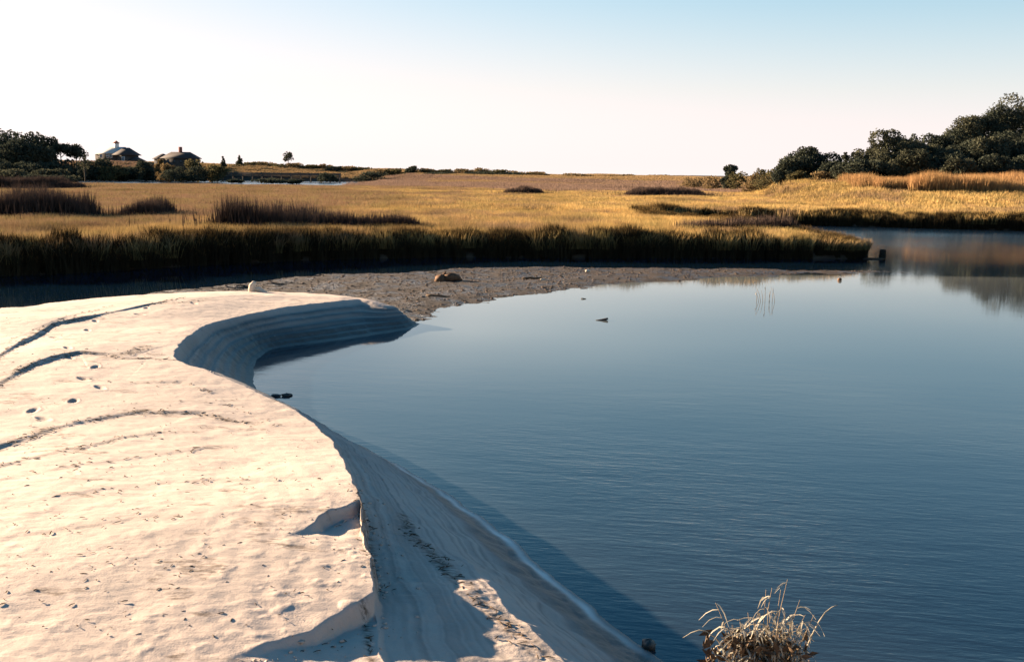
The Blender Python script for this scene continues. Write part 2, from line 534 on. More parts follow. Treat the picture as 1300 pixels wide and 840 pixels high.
F3 = np.array([[-60, 10, 1.3, .02], [-24, 21, 1.1, .02]] + [[*P(u, v, z), z, .02] for u, v, z in F_px])
S_l = smooth_line(S3, 5)
F_l = smooth_line(F3, 5)
TOP = np.vstack([F_l, S_l])
top_poly = np.vstack([TOP[:, :2], [[24, -60], [-60, -60]]])
W_px = [(534, 411), (520, 417), (477, 425), (415, 434), (354, 441), (333, 450), (324, 462), (322, 480), (328, 497), (346, 505), (400, 535), (450, 562), (500, 588), (550, 617),
        (600, 650), (650, 690), (700, 735), (750, 775), (800, 815), (830, 833)]
Wp = np.array([P(u, v, 0) for u, v in W_px])
Wp = np.vstack([Wp, [[1.62, 8.62], [1.9, 8.38], [2.5, 8.22], [3.1, 8.0], [3.8, 7.4], [5.5, 6.3], [10, 5.6], [26, 4.6]]])
W_l = smooth_line(Wp, 5)
B_l = smooth_line(np.array([[-60, 15.5], [-26, 25.5], [-19, 27.6], [-13.5, 29.6], [-9.5, 31.8], [-6.5, 32.2], [-4.2, 31.4], W_l[0]]), 5)
BOT = np.vstack([B_l[:-1], W_l])
bot_poly = np.vstack([BOT, [[26, -60], [-60, -60]]])

def idw(x, y, pts, vals, pw=3.0):
    num = [np.zeros_like(x) for _ in range(vals.shape[1])]
    den = np.zeros_like(x)
    for (px, py), v in zip(pts, vals):
        w = 1.0 / ((x - px) ** 2 + (y - py) ** 2 + .16) ** (pw / 2)
        den += w
        for k in range(len(num)): num[k] += w * v[k]
    return [n_ / den for n_ in num]

G_FG = ([0, .43, .50, .75, .90, .97, 1.0], [1.0, .84, .74, .27, .06, .016, 0])
G_CV = ([0, .18, .50, .80, .94, 1.0], [1.0, .90, .50, .14, .03, 0])
def px_line(pts, z=1.0): return np.array([P(u, v, z) for u, v in pts])
LEDGES = [  # line, drop, recovery length
    (px_line([(456, 637), (438, 646), (420, 655), (398, 668), (378, 682), (360, 692)], 1.1), .13, .75),
]
SHELF = px_line([(475, 764), (450, 778)], 1.1)
SHELF = np.vstack([SHELF[0] + (SHELF[0] - SHELF[1]) / np.linalg.norm(SHELF[0] - SHELF[1]) * 3.5, px_line([(475, 764), (450, 778), (425, 791), (395, 806), (350, 822), (300, 838), (270, 850)], 1.1)])
RIDGES = [  # little step lines across the sand with wrack lying on them: line, drop, wrack strength
    (px_line([(-40, 482), (0, 455), (20, 441), (45, 427), (70, 412), (110, 402), (150, 393), (190, 385), (235, 376)], 1.0), .036, 1.0),
    (px_line([(-30, 520), (0, 490), (25, 472), (45, 463), (70, 454), (100, 448), (135, 449), (160, 453), (190, 451), (219, 452)], 1.0), .035, 1.0),
    (px_line([(-30, 588), (0, 575), (40, 560), (65, 548), (110, 535), (150, 525), (180, 518), (215, 516), (255, 515), (290, 522), (320, 524)], 1.02), .03, 1.0),
    (px_line([(-30, 612), (0, 602), (40, 590), (90, 575), (150, 556), (200, 545), (250, 540)], 1.05), .012, .45),
    (px_line([(60, 470), (150, 478), (230, 474), (290, 492)], 1.05), .006, .25),
    (px_line([(0, 660), (90, 640), (180, 622), (280, 610), (360, 612)], 1.08), .006, .25),
    (px_line([(0, 700), (80, 690), (170, 672), (250, 665)], 1.1), .006, .22),
    (px_line([(170, 510), (240, 500), (300, 503), (350, 530)], 1.0), .006, .25),
    (px_line([(0, 440), (50, 418), (100, 398), (150, 384)], 1.0), .008, .3),
    (px_line([(0, 622), (60, 608), (130, 592), (200, 578), (280, 560)], 1.05), .008, .3),
]
WRACK = [  # wrack only: line, half width, strength
    (px_line([(512, 640), (522, 665), (545, 692), (562, 718), (600, 765), (640, 802), (680, 838)], .75), .085, 1.0),
    (px_line([(455, 628), (462, 655), (470, 712), (478, 748)], .95), .08, .9),
    (px_line([(462, 782), (466, 800), (468, 820), (474, 850)], 1.0), .035, 1.0),
    (px_line([(140, 453), (160, 449), (172, 445), (184, 438)], .98), .16, 1.3),
    (px_line([(160, 523), (172, 520), (186, 517)], 1.0), .10, 1.3),
    (px_line([(45, 556), (58, 552), (70, 548)], 1.0), .09, 1.2),
    (px_line([(0, 480), (22, 472), (42, 463)], 1.0), .10, .9),
    (px_line([(262, 382), (240, 386), (215, 388)], .9), .2, .6),
]
def sand_base(x0, y0):
    x = x0 + .030 * NZ.fbm(x0 * 2.6, y0 * 2.6, 4); y = y0 + .030 * NZ.fbm(x0 * 2.6 + 50, y0 * 2.6, 4)
    dt, _, _ = pdist(x, y, TOP[:, :2])
    db, _, _ = pdist(x, y, BOT)
    it = inside(x, y, top_poly)
    ib = inside(x, y, bot_poly) | it
    sub = TOP[::2]
    zs, dr = idw(x, y, sub[:, :2], sub[:, 2:])
    d2, a2, s2 = pdist(x, y, SHELF)
    L2 = np.sum(np.hypot(*np.diff(SHELF, axis=0).T))
    low = sstep(-.045, .045, d2 * s2 + .02 * NZ2(x * 5, y * 5)) * sstep(L2, L2 * .72, a2) * np.exp(-d2 / 2.4) * sstep(9.3, 8.3, y)
    wide = sstep(-.7, .25, d2 * s2) * sstep(L2, L2 * .72, a2) * np.exp(-d2 / 2.4) * sstep(9.3, 8.3, y)
    low = np.where(it, low, wide)
    zs = zs + (np.minimum(zs, .98) - zs) * low
    dr = dr * (1 - low)
    plate = zs + .22 * (1 - np.exp(-dt / 3.0)) * (1 - .8 * low) + .05 * NZ(x * .35, y * .35) * np.clip(dt / 1.5, 0, 1)
    plate = plate + .22 * np.clip(5.2 - y, 0, 9)            # the dune climbs towards the viewer's feet
    t = dt / (dt + db + 1e-6)
    fg = sstep(17, 14, y)
    run = dt + db
    gf = np.interp(t, *G_FG)
    up_ = sstep(9.2, 10.6, y)
    gf = gf * (1 - up_) + up_ * np.interp(t, [0, .12, .5, .75, .9, .97, 1.0], [1.0, .86, .52, .24, .05, .014, 0])
    g = gf * fg + np.interp(t, *G_CV) * (1 - fg)
    dsc = sstep(0, np.maximum(.07, .0085 * y), dt)
    slope = zs * (1 - dr * dsc) * g
    terr = np.sin(t * 6.283 * 6.5 + .6 * NZ(x * .7, y * .7)) * .020 * (1 - fg) * sstep(.1, .25, t) * sstep(1, .85, t)
    lines = (NZ2(t * 26 + 3, (x - y) * .22) * .0035 + .010 * NZ.fbm(x * 4.5, y * 4.5, 4) * sstep(0, .1, t)) * fg * sstep(1, .93, t)
    slope = slope + terr + lines
    under = -np.minimum(db * .33, .7)
    z = np.where(it, plate, np.where(ib, slope, under))
    return z, dt, db, t, it, ib, fg

def sand_z(x, y):
    z, dt, db, t, it, ib, fg = sand_base(x, y)
    jx = x + .05 * NZ2.fbm(x * 2.2, y * 2.2, 3); jy = y + .05 * NZ2.fbm(x * 2.2 + 31, y * 2.2, 3)
    for ln, drop, rec in LEDGES:
        d, arc, side = pdist(jx, jy, ln)
        L = np.sum(np.hypot(*np.diff(ln, axis=0).T))
        fade = sstep(L, L * .55, arc)
        low = side > 0
        z = z - np.where(low & it, drop * np.exp(-d / rec) * fade * sstep(0, .09, d + .015 * NZ2(x * 7, y * 7)), 0)
    for ln, drop, ws in RIDGES:
        d, arc, side = pdist(x, y, ln)
        L = np.sum(np.hypot(*np.diff(ln, axis=0).T))
        z = z + np.where(it, drop * (sstep(-.06, .06, d * side) - .5) * np.exp(-d / 1.3) * 1.6 * sstep(L, L * .72, arc) * (.75 + .5 * NZ(arc * .7, 0 * arc + drop * 50)), 0)
    return z

def sandP(u, v):
    z = 1.0
    for _ in range(8):
        p = P(u, v, z)
        z = float(sand_z(np.array([p[0]]), np.array([p[1]]))[0])
    return np.array([p[0], p[1], z])

def build_sand():
    ys = np.concatenate([[46, 43, 40, 38], np.linspace(36, 31, 24)[:-1], np.linspace(31, 15, 330)[:-1], 1 / np.linspace(1 / 15.0, 1 / 5.6, 430), np.linspace(5.4, -14, 40)])
    tx = np.concatenate([np.linspace(-2.4, -1.3, 14)[:-1], np.linspace(-1.3, -.55, 70)[:-1], np.linspace(-.55, .22, 800), np.linspace(.22, .9, 60)[1:], np.linspace(.9, 2.5, 12)[1:]])
    Y = np.repeat(ys[:, None], len(tx), 1)
    X = tx[None, :] * np.maximum(Y, 5.6)
    sh = X.shape
    x = X.ravel(); y = Y.ravel()
    z, dt, db, t, it, ib, fg = sand_base(x, y)
    z = sand_z(x, y)
    wr = np.zeros_like(x)
    wn_ = .5 + .5 * NZ.fbm(x * .9, y * .9, 3)
    for ln, drop, ws in RIDGES:
        d, arc, side = pdist(x, y, ln)
        w = (.06 + .10 * np.clip(NZ(arc * .8, 0 * arc + drop * 99) + .4, 0, 1.4))
        wr = np.maximum(wr, ws * np.exp(-(d / w) ** 2) * sstep(.2, .5, wn_) * it)
    for ln, w, ws in WRACK:
        d, arc, side = pdist(x, y, ln)
        wr = np.maximum(wr, ws * np.exp(-(d / w) ** 2))
    # scattered specks of debris on the flat
    sp = NZ2.fbm(x * 1.6, y * 3.2, 4)
    wr = np.maximum(wr, .75 * sstep(.72, .95, sp) * it)
    wr = np.maximum(wr, .95 * sstep(.56, .78, t) * (1 - fg) * (~it) * sstep(-.3, -.05, z))   # dark foot of the cove wall
    # relief: ripples, scuffs and footprints
    amp = np.where(it, 1.0, .35) * sstep(-.05, .12, z)
    z = z + amp * (  .009 * NZ.fbm(x * 1.3, y * 1.3, 3) + .0035 * NZ2.fbm(x * 6, y * 9, 3))
    lump = NZ.fbm(x * 5.5 + 40, y * 5.5, 3)
    nearS = np.exp(-dt / .9) * it * sstep(11, 9.5, y) + .35 * it * sstep(10.5, 8, y)
    z = z + .013 * np.clip(lump - .35, 0, 1) * nearS
    # swept wind lines beside the near edge
    q = dt * 11 + 2.2 * NZ(x * .8, y * .8)
    z = z + .0022 * np.sin(q * 2.2) * it * sstep(2.2, .4, dt) * sstep(12, 9, y)
    prints = [(86, 441), (86, 454), (121, 466), (106, 481), (127, 492), (93, 509), (70, 428), (111, 419), (121, 407), (177, 399), (186, 391), (246, 385), (55, 531), (42, 520),
              (93, 600)]
    for k, (u, v) in enumerate(prints):
        px, py, pz = sandP(u, v)
        an = 2.2 + .5 * math.sin(k * 2.3)
        m = (np.abs(x - px) < .4) & (np.abs(y - py) < .4)
        dx, dy = x[m] - px, y[m] - py
        a_ = dx * math.cos(an) + dy * math.sin(an); b_ = -dx * math.sin(an) + dy * math.cos(an)
        ks = 1.0 if v < 560 else .6
        r = np.sqrt((a_ / (.15 * ks)) ** 2 + (b_ / (.06 * ks)) ** 2)
        sc_ = 1.0 if v < 560 else .35
        z[m] += sc_ * (-.032 * np.exp(-r ** 3) + .007 * np.exp(-((r - 1.35) / .3) ** 2))
        wr[m] = np.maximum(wr[m], .25 * sc_ * np.exp(-r ** 4))
    _, arcW, _ = pdist(x, y, W_l)
    wet = np.clip(sstep(.30, .12, z + .05 * NZ(x * .8, y * .8)), 0, 1)
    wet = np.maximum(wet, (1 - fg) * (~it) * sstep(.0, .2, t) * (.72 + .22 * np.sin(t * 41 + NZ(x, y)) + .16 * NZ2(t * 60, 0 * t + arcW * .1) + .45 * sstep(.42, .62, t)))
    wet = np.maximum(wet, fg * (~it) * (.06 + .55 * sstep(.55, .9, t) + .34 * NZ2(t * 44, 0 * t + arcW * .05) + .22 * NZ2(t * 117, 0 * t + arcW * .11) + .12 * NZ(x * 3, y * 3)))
    foam = fg * np.exp(-((np.where(ib, db, -db) - .06 - .03 * NZ(x * .6, y * .6)) / .055) ** 2) * sstep(16.6, 15.6, y) * sstep(8.6, 9.3, y)
    z = np.where(foam > .05, np.maximum(z, .012 * np.minimum(foam * 4, 1)), z)
    idx = np.arange(x.size).reshape(sh)
    q4 = np.stack([idx[:-1, :-1], idx[1:, :-1], idx[1:, 1:], idx[:-1, 1:]], -1).reshape(-1, 4)
    keep = (z[q4].max(1) > -.35)
    q4 = q4[keep]
    used = np.unique(q4)
    re = np.full(x.size, -1); re[used] = np.arange(used.size)
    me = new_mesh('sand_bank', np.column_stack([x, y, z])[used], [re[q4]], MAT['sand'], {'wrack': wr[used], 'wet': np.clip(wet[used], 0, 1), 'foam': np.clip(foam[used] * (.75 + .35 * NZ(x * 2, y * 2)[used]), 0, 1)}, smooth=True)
    tag(link('sand_bank', me), 'pale sand bank with a curved scarp cut by the creek', 'sand', kind='structure')
build_sand()

# ------------------------------------------------------------------ land: marsh, rising ground, dunes, far hill
LAND = np.array([[-2500, 16], [-120, 30], [-60, 33], [-32, 39]] + [list(P(u, v)) for u, v in [(0, 351), (120, 346), (260, 337), (400, 330.5), (560, 327), (720, 328), (900, 328), (1000, 329), (1085, 329)]]
                + [[20.4, 57.4], [20.9, 59], [19.6, 63], [17.8, 69], [15.5, 77], [13.4, 85], [12.6, 90], [13.4, 94], [16, 96.6], [19, 97], [25, 94.3], [32, 92], [38, 89.5], [44.4, 87.5],
                   [60, 83], [90, 77], [150, 70], [400, 50], [2500, 40], [2500, 3000], [-2500, 3000]])
LAND_l = LAND
POND = np.array([[-150, 262], [-112, 256], [-86, 258], [-55, 262], [-44, 290], [-52, 400], [-64, 462], [-134, 462], [-136, 430], [-150, 424], [-205, 420], [-195, 330]])
UU = [-600, -200, 60, 180, 300, 450, 560, 650, 720, 850, 930, 1000, 1100, 1200, 1300, 1500, 2000]
ZF = [10, 9.0, 7.6, 7.0, 6.4, 5.0, 3.9, 3.6, 3.0, 2.8, 3.0, 3.4, 2.6, 2.4, 2.4, 2.6, 3]
HF = [0, 0, 0, 0, 0, 0, 0, 0, 0, 0, 0, .6, 2.2, 4.0, 6.5, 10, 12]
Y0 = [250, 300, 390, 400, 440, 445, 340, 330, 330, 300, 200, 120, 96, 96, 96, 96, 96]
Y1 = [400, 400, 440, 440, 500, 510, 450, 450, 450, 420, 330, 180, 132, 126, 126, 126, 126]
def land_z(x, y):
    x = np.asarray(x, float); y = np.asarray(y, float)
    u = 650 + x / y * FPX * 1.0
    zf = np.interp(u, UU, ZF); y0 = np.interp(u, UU, Y0); y1 = np.interp(u, UU, Y1)
    z = .5 + (zf - .5) * sstep(y0, y1, y)
    z = z + np.interp(u, UU, HF) * sstep(146, 200, y)
    ri = sstep(y0 + .3 * (y1 - y0), y1, y)
    z = z + ri * np.where(u > 950, .25, .8) * NZ.fbm(x * .02, y * .02, 3)
    z = z + .06 * NZ.fbm(x * .3, y * .3, 3)
    # the point of the front marsh lies lower towards its tip
    return z
def land_sd(x, y):
    d, _, _ = pdist(x, y, LAND_l, True)
    sd = np.where(inside(x, y, LAND_l), d, -d)
    dp, _, _ = pdist(x, y, POND, True)
    sp = np.where(inside(x, y, POND), -dp, dp)
    return np.minimum(sd, sp)
def build_land():
    ys = np.concatenate([np.linspace(26, 46, 30)[:-1], np.linspace(46, 105, 200)[:-1], np.geomspace(105, 620, 130)[:-1], np.geomspace(620, 3000, 16)])
    tx = np.concatenate([np.linspace(-3, -.75, 40)[:-1], np.linspace(-.75, .75, 380), np.linspace(.75, 3, 40)[1:]])
    Y = np.repeat(ys[:, None], len(tx), 1); X = tx[None] * Y
    sh = X.shape; x = X.ravel(); y = Y.ravel()
    sd = land_sd(x, y) + .25 * NZ.fbm(x * .5, y * .5, 3) * (y < 130)
    z = np.minimum(land_z(x, y), np.clip(sd * .9 - .3, -.7, 99))
    idx = np.arange(x.size).reshape(sh)
    q4 = np.stack([idx[:-1, :-1], idx[:-1, 1:], idx[1:, 1:], idx[1:, :-1]], -1).reshape(-1, 4)
    q4 = q4[z[q4].max(1) > -.5]
    used = np.unique(q4); re = np.full(x.size, -1); re[used] = np.arange(used.size)
    me = new_mesh('marsh_ground', np.column_stack([x, y, z])[used], [re[q4]], MAT['ground'], smooth=True)
    tag(link('marsh_ground', me), 'dark peat ground of the salt marsh rising to far dunes', 'marsh', kind='structure')
build_land()

# ------------------------------------------------------------------ mudflat
MUD = np.array([list(P(u, v)) for u, v in [(530, 412), (545, 403), (562, 397), (590, 386), (640, 379), (700, 371), (760, 364), (860, 357.5), (980, 351), (1080, 346.5), (1150, 345.5),
                (1150, 344.5), (1090, 342.5), (1000, 341), (900, 340.5), (760, 339), (600, 339), (480, 345), (400, 348), (330, 353), (250, 362), (150, 373), (60, 385), (0, 394)]] + [[-14, 26], [-12, 28], [-4, 29]])
def mud_z(x, y):
    d, _, _ = pdist(x, y, MUD, True)
    sd = np.where(inside(x, y, MUD), d, -d)
    w = .035 * NZ.fbm(x * .45, y * .45, 4)
    left = sstep(-4, -9, x) * sstep(30, 36, y)
    return np.clip(sd * .06, -.4, .07) + w - .012 - .035 * left + .016 * NZ2.fbm(x * 2.5, y * 2.5, 3) + .012 * NZ(x * 7, y * 7)
def build_mud():
    ys = 1 / np.linspace(1 / 58, 1 / 27, 260)
    tx = np.linspace(-.9, .45, 420)
    Y = np.repeat(ys[:, None], len(tx), 1); X = tx[None] * Y
    sh = X.shape; x = X.ravel(); y = Y.ravel()
    z = mud_z(x, y)
    idx = np.arange(x.size).reshape(sh)
    q4 = np.stack([idx[:-1, :-1], idx[1:, :-1], idx[1:, 1:], idx[:-1, 1:]], -1).reshape(-1, 4)
    q4 = q4[z[q4].max(1) > -.2]
    used = np.unique(q4); re = np.full(x.size, -1); re[used] = np.arange(used.size)
    tag(link('mudflat', new_mesh('mudflat', np.column_stack([x, y, z])[used], [re[q4]], MAT['mud'], smooth=True)),
        'brown mudflat lying between the sand bank and the marsh', 'mudflat', kind='structure')
    n = 20000
    px = rng.uniform(-16, 20, n); py = rng.uniform(30, 52, n)
    pz = mud_z(px, py)
    k = pz > .004
    px, py, pz = px[k], py[k], pz[k]
    mb = MB()
    b = MB(); b.lump((0, 0, 0), (1, 1, 1), 4, 6, 4, .5)
    lv = b.v[0]; lf = b.f4[0]
    for i in range(len(px)):
        s = .012 + .04 * rng.random() ** 4
        mb.add(lv * [s * (.8 + rng.random()), s, s * .55] + [px[i], py[i], pz[i]], f4=lf)
    tag(mb.build('mud_pebbles', MAT['clod']), 'small clods and shells scattered over the mudflat', 'pebbles', kind='stuff')
build_mud()

# ------------------------------------------------------------------ water surface, with sky sheen painted pale round the flats, and thin shore shallows
def build_water():
    ys = np.concatenate([[-60, -20, 0], np.linspace(5, 60, 220), np.geomspace(62, 3500, 24)])
    tx = np.concatenate([[-40, -8, -3, -1.5], np.linspace(-.95, .95, 230), [1.5, 3, 8, 40]])
    Y = np.repeat(ys[:, None], len(tx), 1); X = tx[None] * np.maximum(Y, 8)
    sh = X.shape; x = X.ravel(); y = Y.ravel()
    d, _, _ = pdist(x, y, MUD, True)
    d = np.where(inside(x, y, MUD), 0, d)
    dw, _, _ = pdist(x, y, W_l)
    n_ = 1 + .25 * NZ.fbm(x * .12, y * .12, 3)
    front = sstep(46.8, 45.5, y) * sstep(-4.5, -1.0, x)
    sl = .95 * np.exp(-(d * n_ / 7.0) ** 1.15) * front + .12 * np.exp(-dw * n_ / .5)  # bright sky reflection painted as pale water by the flat, plus shore shallows
    idx = np.arange(x.size).reshape(sh)
    q4 = np.stack([idx[:-1, :-1], idx[:-1, 1:], idx[1:, 1:], idx[1:, :-1]], -1).reshape(-1, 4)
    me = new_mesh('water', np.column_stack([x, y, 0 * x]), [q4], MAT['water'], {'sheen_shallow': np.clip(sl, 0, 1)}, smooth=True)
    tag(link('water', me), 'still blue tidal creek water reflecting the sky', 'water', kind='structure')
build_water()

# ------------------------------------------------------------------ grass
def tuft(name, mat, n, size, ht, width, seed, lean=.25):
    r = np.random.default_rng(seed)
    b = np.column_stack([(r.random((n, 2)) - .5) * size, np.zeros(n)])
    h = ht * (.65 + .5 * r.random(n))
    ln = r.normal(size=(n, 2)) * lean * ht + np.array([.12, -.02]) * ht
    mb = MB(); mb.blades(b, h, width, ln, seed)
    return bpy.data.objects.new(name, mb.mesh(name, mat))

def scatter(name, pts, scl, variants, label, cat, seed):
    me = bpy.data.meshes.new(name)
    n = len(pts)
    me.vertices.add(n)
    me.vertices.foreach_set('co', np.asarray(pts, np.float32).ravel())
    r = np.random.default_rng(seed)
    at_ = me.attributes.new('turn', 'FLOAT', 'POINT'); at_.data.foreach_set('value', (r.random(n) * 6.283).astype(np.float32))
    at_ = me.attributes.new('size', 'FLOAT_VECTOR', 'POINT')
    at_.data.foreach_set('vector', np.asarray(scl, np.float32).ravel())
    o = link(name, me)
    ng = bpy.data.node_groups.new(name, 'GeometryNodeTree')
    ng.interface.new_socket('Geometry', in_out='INPUT', socket_type='NodeSocketGeometry')
    ng.interface.new_socket('Geometry', in_out='OUTPUT', socket_type='NodeSocketGeometry')
    N = ng.nodes.new; L = ng.links.new
    gi = N('NodeGroupInput'); go = N('NodeGroupOutput')
    j = N('GeometryNodeJoinGeometry')
    for v in variants:
        oi = N('GeometryNodeObjectInfo'); oi.inputs['Object'].default_value = v
        g2 = N('GeometryNodeGeometryToInstance')
        L(oi.outputs['Geometry'], g2.inputs[0]); L(g2.outputs[0], j.inputs[0])
    ip = N('GeometryNodeInstanceOnPoints'); ip.inputs['Pick Instance'].default_value = True
    ri = N('FunctionNodeRandomValue'); ri.data_type = 'INT'
    ri.inputs[4].default_value = 0; ri.inputs[5].default_value = len(variants) - 1
    na = N('GeometryNodeInputNamedAttribute'); na.data_type = 'FLOAT'; na.inputs[0].default_value = 'turn'
    cx = N('ShaderNodeCombineXYZ'); L(na.outputs[0], cx.inputs[2])
    ns = N('GeometryNodeInputNamedAttribute'); ns.data_type = 'FLOAT_VECTOR'; ns.inputs[0].default_value = 'size'
    L(gi.outputs[0], ip.inputs['Points']); L(j.outputs[0], ip.inputs['Instance'])
    L(ri.outputs[2], ip.inputs['Instance Index']); L(cx.outputs[0], ip.inputs['Rotation']); L(ns.outputs[0], ip.inputs['Scale'])
    L(ip.outputs[0], go.inputs[0])
    md = o.modifiers.new('scatter', 'NODES'); md.node_group = ng
    return tag(o, label, cat, kind='stuff')

def jgrid(x0, x1, y0, y1, st, seed):
    r = np.random.default_rng(seed)
    gx, gy = np.meshgrid(np.arange(x0, x1, st), np.arange(y0, y1, st))
    x = gx.ravel() + (r.random(gx.size) - .5) * st * 1.1; y = gy.ravel() + (r.random(gx.size) - .5) * st * 1.1
    return x, y
def upx(x, y): return 650 + x / y * FPX

# dark rush patches standing in the marsh: base pixel span, base row, height in m, depth in m
RUSH = [  # u0, u1, v_base, height, depth, label
    (268, 455, 284, 1.75, 4.5, 'long dark rush bed in the middle of the golden marsh'),
    (440, 535, 284, .9, 3.0, 'low thin tail of dark rushes right of the long rush bed'),
    (-30, 96, 271, 2.2, 6.0, 'tall dark rush bed at the far left of the marsh'),
    (148, 206, 269, 1.15, 4.0, 'small dark rush mound left of the long rush bed'),
    (-40, 85, 238, 2.0, 12.0, 'dark tall rush belt in front of the pale pond strip'),
    (798, 898, 247, 1.6, 9.0, 'flat dark rush strip beyond the golden field, right of centre'),
    (640, 690, 245, 1.3, 8.0, 'small distant rush patch beyond the golden field'),
    (862, 1045, 286, 1.0, 3.0, 'dark rushes standing in for the shaded creek bank behind the front marsh'),  # dark blades added where the bank face is only in shade
]
RUSH_SPOT = []
for u0, u1, vb, ht, dep, lab in RUSH:
    c0 = P(u0, vb, 1.4); c1 = P(u1, vb, 1.4)
    RUSH_SPOT.append((c0, c1, dep))
def in_rush(x, y):
    m = np.zeros(x.shape, bool)
    for c0, c1, dep in RUSH_SPOT:
        tt = (x - c0[0]) / (c1[0] - c0[0])
        yb = c0[1] + tt * (c1[1] - c0[1])
        m |= (tt > 0) & (tt < 1) & (y > yb) & (y < yb + dep)
    return m
for k, (u0, u1, vb, ht, dep, lab) in enumerate(RUSH):
    ht = ht + .85
    c0, c1, _ = RUSH_SPOT[k]
    r = np.random.default_rng(50 + k)
    wd = np.linalg.norm(c1 - c0)
    n = int(min(14000, max(3500, wd * dep * 130)))
    t_ = r.random(n); d_ = r.random(n) ** 1.4
    env = np.clip(np.sin(math.pi * np.clip(t_, .01, .99)) ** .2, 0, 1) * (.9 + .16 * NZ(t_ * wd * .5, 0 * t_ + k * 7.7))
    if k == 0: env = np.minimum(1, (t_ + .004) / .05) ** .5 * (1 - .42 * t_ ** 1.3)
    x = c0[0] + t_ * (c1[0] - c0[0]) + r.normal(size=n) * .15
    y = c0[1] + t_ * (c1[1] - c0[1]) + d_ * dep * env + r.normal(size=n) * .2 + (1 - env) * dep * .3
    stray = r.random(n) < .16
    x = x + stray * r.normal(size=n) * min(2.2, .5 * dep); y = y + stray * r.normal(size=n) * .35 * dep
    sd = land_sd(x, y)
    z = np.minimum(land_z(x, y), np.clip(sd * .9 - .3, -.5, 99)) - .05
    h = (1 - .3 * stray) * ht * env * (.72 + .3 * r.random(n)) * (1 + .16 * NZ2(x * .9, y * .9) + .10 * NZ(x * 2.3, y * 2.3))
    dist = c0[1]
    mb = MB(); mb.blades(np.column_stack([x, y, z]), h, .022 + dist * .00055, r.normal(size=(n, 2)) * .07 * ht, 60 + k)
    o = mb.build('rush_bed', MAT['rush'])
    tag(o, lab, 'rushes', 'dark rush beds in the salt marsh')

gold_near = [tuft('cordgrass_tuft', MAT['gold'], 85, 1.0, 1.0, .035, s) for s in (1, 2, 3, 4)]
gold_far = [tuft('cordgrass_sward', MAT['gold'], 130, 2.6, 1.0, .09, s) for s in (11, 12, 13)]
gold_edge = [tuft('cordgrass_edge_tuft', MAT['shade_mud_stem'], 150, .7, 1.12, .045, s, .16) for s in (21, 22, 23)]
mauve_far = [tuft('far_grass_sward', MAT['mauve'], 150, 4.5, 1.1, .16, s) for s in (31, 32, 33)]
reed_t = [tuft('reed_tuft', MAT['reed'], 70, 1.3, 2.3, .07, s, .12) for s in (41, 42, 43)]
dune_t = [tuft('dune_grass_sward', MAT['dune'], 140, 5.0, .9, .2, s) for s in (51, 52, 53)]

def gfield(y0, y1, st, seed, half=.64):
    x, y = jgrid(-half * y1, half * y1, y0, y1, st, seed)
    k = np.abs(x / y) < half
    x, y = x[k], y[k]
    sd = land_sd(x, y)
    return x, y, sd
def gold_limit(u): return np.interp(u, [-200, 0, 430, 500, 700, 900, 1000, 1080, 1100, 1300, 1500], [245, 245, 250, 235, 195, 200, 190, 165, 150, 146, 146])
def ht_env(x, y, sd):
    u = upx(x, y)
    tipf = 1 - .45 * sstep(13, 20.5, x) * (y < 70)
    return (.92 + .16 * NZ.fbm(x * .22, y * .22, 3)) * tipf * (1 + .28 * sstep(-8, -22, x) * sstep(5, 0, sd))
# near field
x, y, sd = gfield(36, 95, .6, 1)
k = (sd > .35) & ~in_rush(x, y)
x, y, sd = x[k], y[k], sd[k]
s = ht_env(x, y, sd)
sc1 = np.column_stack([np.ones_like(s), np.ones_like(s), s])
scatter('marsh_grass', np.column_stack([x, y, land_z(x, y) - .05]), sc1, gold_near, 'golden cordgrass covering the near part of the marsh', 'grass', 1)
# edge tussocks along every bank close by
r = np.random.default_rng(77)
x, y, sd = gfield(36, 100, .33, 2)
k = (sd > .22) & (sd < 1.6 + .9 * NZ(x * .6, y * .6)) & ~in_rush(x, y)
x, y, sd = x[k], y[k], sd[k]
s = ht_env(x, y, sd) * (.75 + .5 * r.random(len(x))) * (1 + .12 * NZ2(x * .9, y * .9))
zz = np.minimum(land_z(x, y), sd * .9 - .3) - .04
scatter('bank_grass', np.column_stack([x, y, zz]), np.column_stack([s * .9, s * .9, s * .93]), gold_edge, 'tall cordgrass overhanging the muddy creek banks', 'grass', 2)
# middle and far gold
x, y, sd = gfield(95, 235, 1.25, 3)
u = upx(x, y)
k = (sd > .6) & ~in_rush(x, y) & ((u < 1062) | (y < np.interp(u, [1060, 1085, 1110, 1320, 1500], [150, 132, 124, 119, 119]))) & (y < gold_limit(u) + 8 * NZ(x * .05, y * .05))
x, y = x[k], y[k]
s = .95 + .15 * NZ.fbm(x * .15, y * .15, 3)
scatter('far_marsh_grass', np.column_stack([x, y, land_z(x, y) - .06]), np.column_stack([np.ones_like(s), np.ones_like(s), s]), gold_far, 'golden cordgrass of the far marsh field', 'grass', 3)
# mauve belt
x, y, sd = gfield(165, 440, 2.9, 4)
u = upx(x, y)
k = (sd > 1) & (y > gold_limit(u) - 4 + 8 * NZ(x * .05, y * .05)) & (y < np.interp(u, UU, Y0) + 62) & (u < 960) & ((u > 445) | (y > 300))
x, y = x[k], y[k]
s = 1 + .25 * NZ.fbm(x * .08, y * .08, 3)
scatter('mauve_grass', np.column_stack([x, y, land_z(x, y) - .08]), np.column_stack([np.ones_like(s), np.ones_like(s), s]), mauve_far, 'brownish mauve grass belt beyond the golden field', 'grass', 4)
